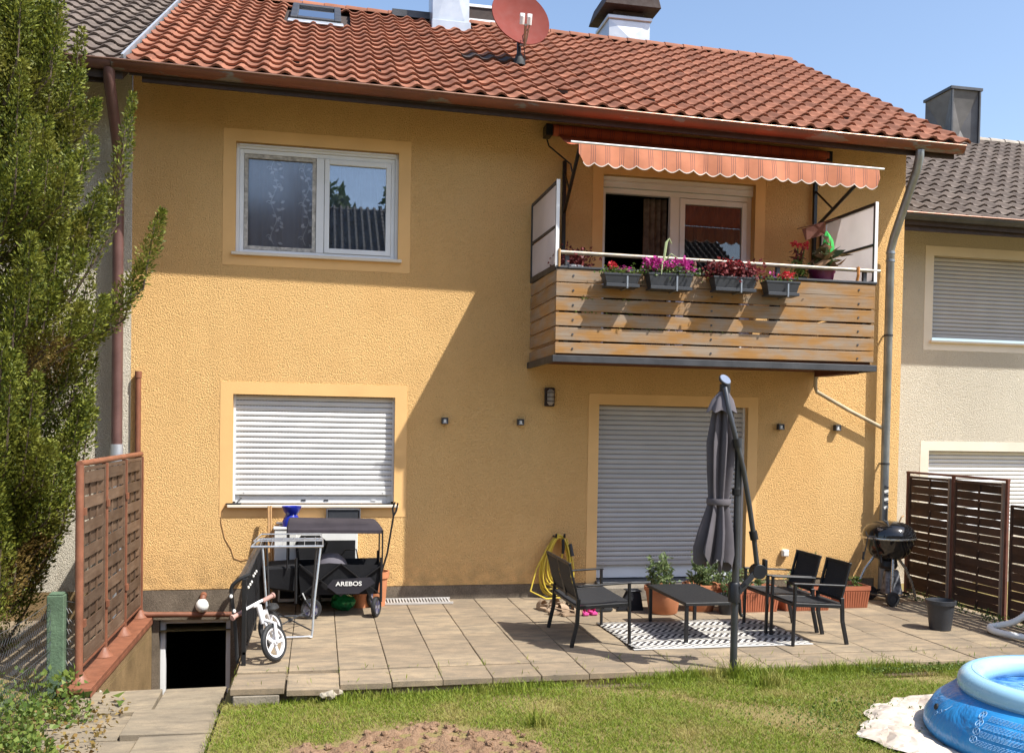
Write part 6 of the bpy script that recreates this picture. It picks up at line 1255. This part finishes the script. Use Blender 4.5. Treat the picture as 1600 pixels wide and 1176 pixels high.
patch = np.sin(x*2.1+.5)*np.sin(y*3.3+1)+.6*np.sin(x*5.3+y*4)+RNG.normal(size=n)*.5
ok = (soil_mask(x, y) > 1.05+RNG.normal(size=n)*.12) & (patch > -.75) & ~((x > -.72) & (x < -.66) & (RNG.random(n) < .6)) & ((x-PC.x)**2+(y-PC.y)**2 > 1.0**2)
x, y = x[ok], y[ok]; h = RNG.gamma(4., .0045, len(x))+.004; V1 = blades(x, y, h, RNG.uniform(.003, .006, len(x)), RNG.uniform(.5, 1.8, len(x)))
# longer tufts along the terrace edge and round the pole
ne = 9000; xe = RNG.uniform(-.62, 6.6, ne); ye = -3.455-RNG.gamma(1.5, .03, ne); dn = .45+.55*np.sin(xe*3.1+.4)*np.sin(xe*1.3+2)+.5*(np.abs(xe-3.2) < .8)+.35*np.exp(-((xe-4.6)/.3)**2)+.3*np.exp(-((xe-5.0)/.2)**2); ok = RNG.random(ne) < np.clip(dn, .12, 1); xe, ye, dn = xe[ok], ye[ok], dn[ok]
V2 = blades(xe, ye, RNG.gamma(4., .011, len(xe))*np.clip(dn+.2, .4, 1.2)+.02, RNG.uniform(.004, .008, len(xe)), RNG.uniform(.15, .8, len(xe)))
xt = np.concatenate([RNG.normal(3.46, .08, 260), RNG.normal(1.53, .035, 90), RNG.normal(3.55, .07, 180)]); yt = np.concatenate([RNG.normal(-3.56, .05, 260), RNG.normal(-4.42, .03, 90), RNG.normal(-3.85, .05, 180)]); V3 = blades(xt, yt, RNG.gamma(5., .018, len(xt))+.02, RNG.uniform(.005, .01, len(xt)), RNG.uniform(.2, .8, len(xt)))
o = link('grass', quads_mesh('grass', np.concatenate([V1, V2, V3])), M_['grass']); o['kind'] = 'stuff'; tag(o, 'short patchy lawn grass in front of the terrace', 'grass')
# seed heads and tufts in the slab joints
P = []; xs_ = RNG.choice(np.arange(-.62, 7, .4), 260); ys_ = RNG.uniform(-3.4, -2.9, 260); k_ = RNG.random(260) < .5; xs_ = np.where(k_, xs_, RNG.uniform(-.6, 6.8, 260)); ys_ = np.where(k_, ys_, RNG.choice([-3.03, -3.43], 260))
Vj = leaves(np.stack([xs_+RNG.normal(0, .008, 260), ys_, np.full(260, -.004)], 1), RNG.normal(size=(260, 3))*[.5, .5, .3]+[0, 0, 1], RNG.uniform(.02, .07, 260), RNG.uniform(.004, .008, 260)); o = link('joint_weeds', quads_mesh('joint_weeds', Vj), M_['grass']); o['kind'] = 'stuff'; tag(o, 'sparse weeds growing in the terrace slab joints', 'weeds')
# low clover along the lawn's right edge
groundleaves('clover', 1500, lambda n: (lambda x, y: np.stack([x, y, gzv(x)+RNG.uniform(.005, .04, n)], 1))(np.concatenate([RNG.normal(3.75, .35, n//2), RNG.uniform(4.6, 5.6, n-n//2)]), np.concatenate([RNG.normal(-4.75, .25, n//2), RNG.normal(-3.56, .05, n-n//2)])), 'dark green clover patches in the lawn', 'clover', .022, .018, M_['weed'], 1.2)

# ================================================================== houses and trees across the garden (seen mirrored in the panes)
t = thing('opposite_house', 'house with a dark tiled roof mirrored in the upper window', 'house', (3, -27, 0)); rm = plain('distant_brown_roof', (.085, .07, .06), .9, 0, .4, 9, .02, 6)
part('wall', MB().box(-14, 16, -34, -23, -.5, 7.0), M_['white_st'], t); part('roof', MB().add([(-14.5, -22, 6.7), (16.5, -22, 6.7), (16.5, -28, 10.75), (-14.5, -28, 10.75), (-14.5, -34.6, 6.7), (16.5, -34.6, 6.7)], [(0,1,2,3), (3,2,5,4)]), rm, t)
rw = MB()
for k in range(116): x = -14.4+k*.266; rw.tube([(x, -22, 6.74), (x, -28, 10.78)], .07, 5, cap=False)
[rw.box(-14.5, 16.5, -.05, .05, -.02, .085, Matrix.Translation((0, -22-6*k/18, 6.7+4.05*k/18))) for k in range(1, 18)]; part('tile_rolls', rw, rm, t, kind='stuff'); part('chimney', MB().box(-1.2, -.5, -28.6, -27.9, 9, 12.0), M_['chim_dark'], t)
for k, (x, y, h, r) in enumerate(((1.1, -38, 13.9, 1.5), (4.4, -40, 14.8, 1.6), (12, -39, 13.0, 3.0), (-10, -40, 13.0, 3.2))):
    t = thing('broadleaf_tree', ('tree mirrored above the roof at the left of the right pane', 'tree mirrored at the right edge of the right pane', 'tree across the garden, far right behind the opposite house', 'tree across the garden, far left behind the opposite house')[k], 'tree', (x, y, 0), 'trees behind the opposite house')
    part('trunk', MB().tube([(x, y, -.5), (x+.1, y, h*.5), (x, y, h*.85)], [.3, .2, .06], 8), M_['bark'], t); n = 2600; v = RNG.normal(size=(n, 3)); v /= np.linalg.norm(v, axis=1, keepdims=True); q = RNG.uniform(.3, 1, n)**.5
    lob = 1+.25*np.sin(v[:, 0]*5+k)*np.sin(v[:, 2]*6); P = np.stack([x+v[:, 0]*r*q*lob, y+v[:, 1]*r*q*lob, h*.68+v[:, 2]*h*.32*q*lob], 1); leafpart('crown', leaves(P, RNG.normal(size=(n, 3)), RNG.uniform(.3, .6, n), RNG.uniform(.2, .4, n)), M_['geran'], t)
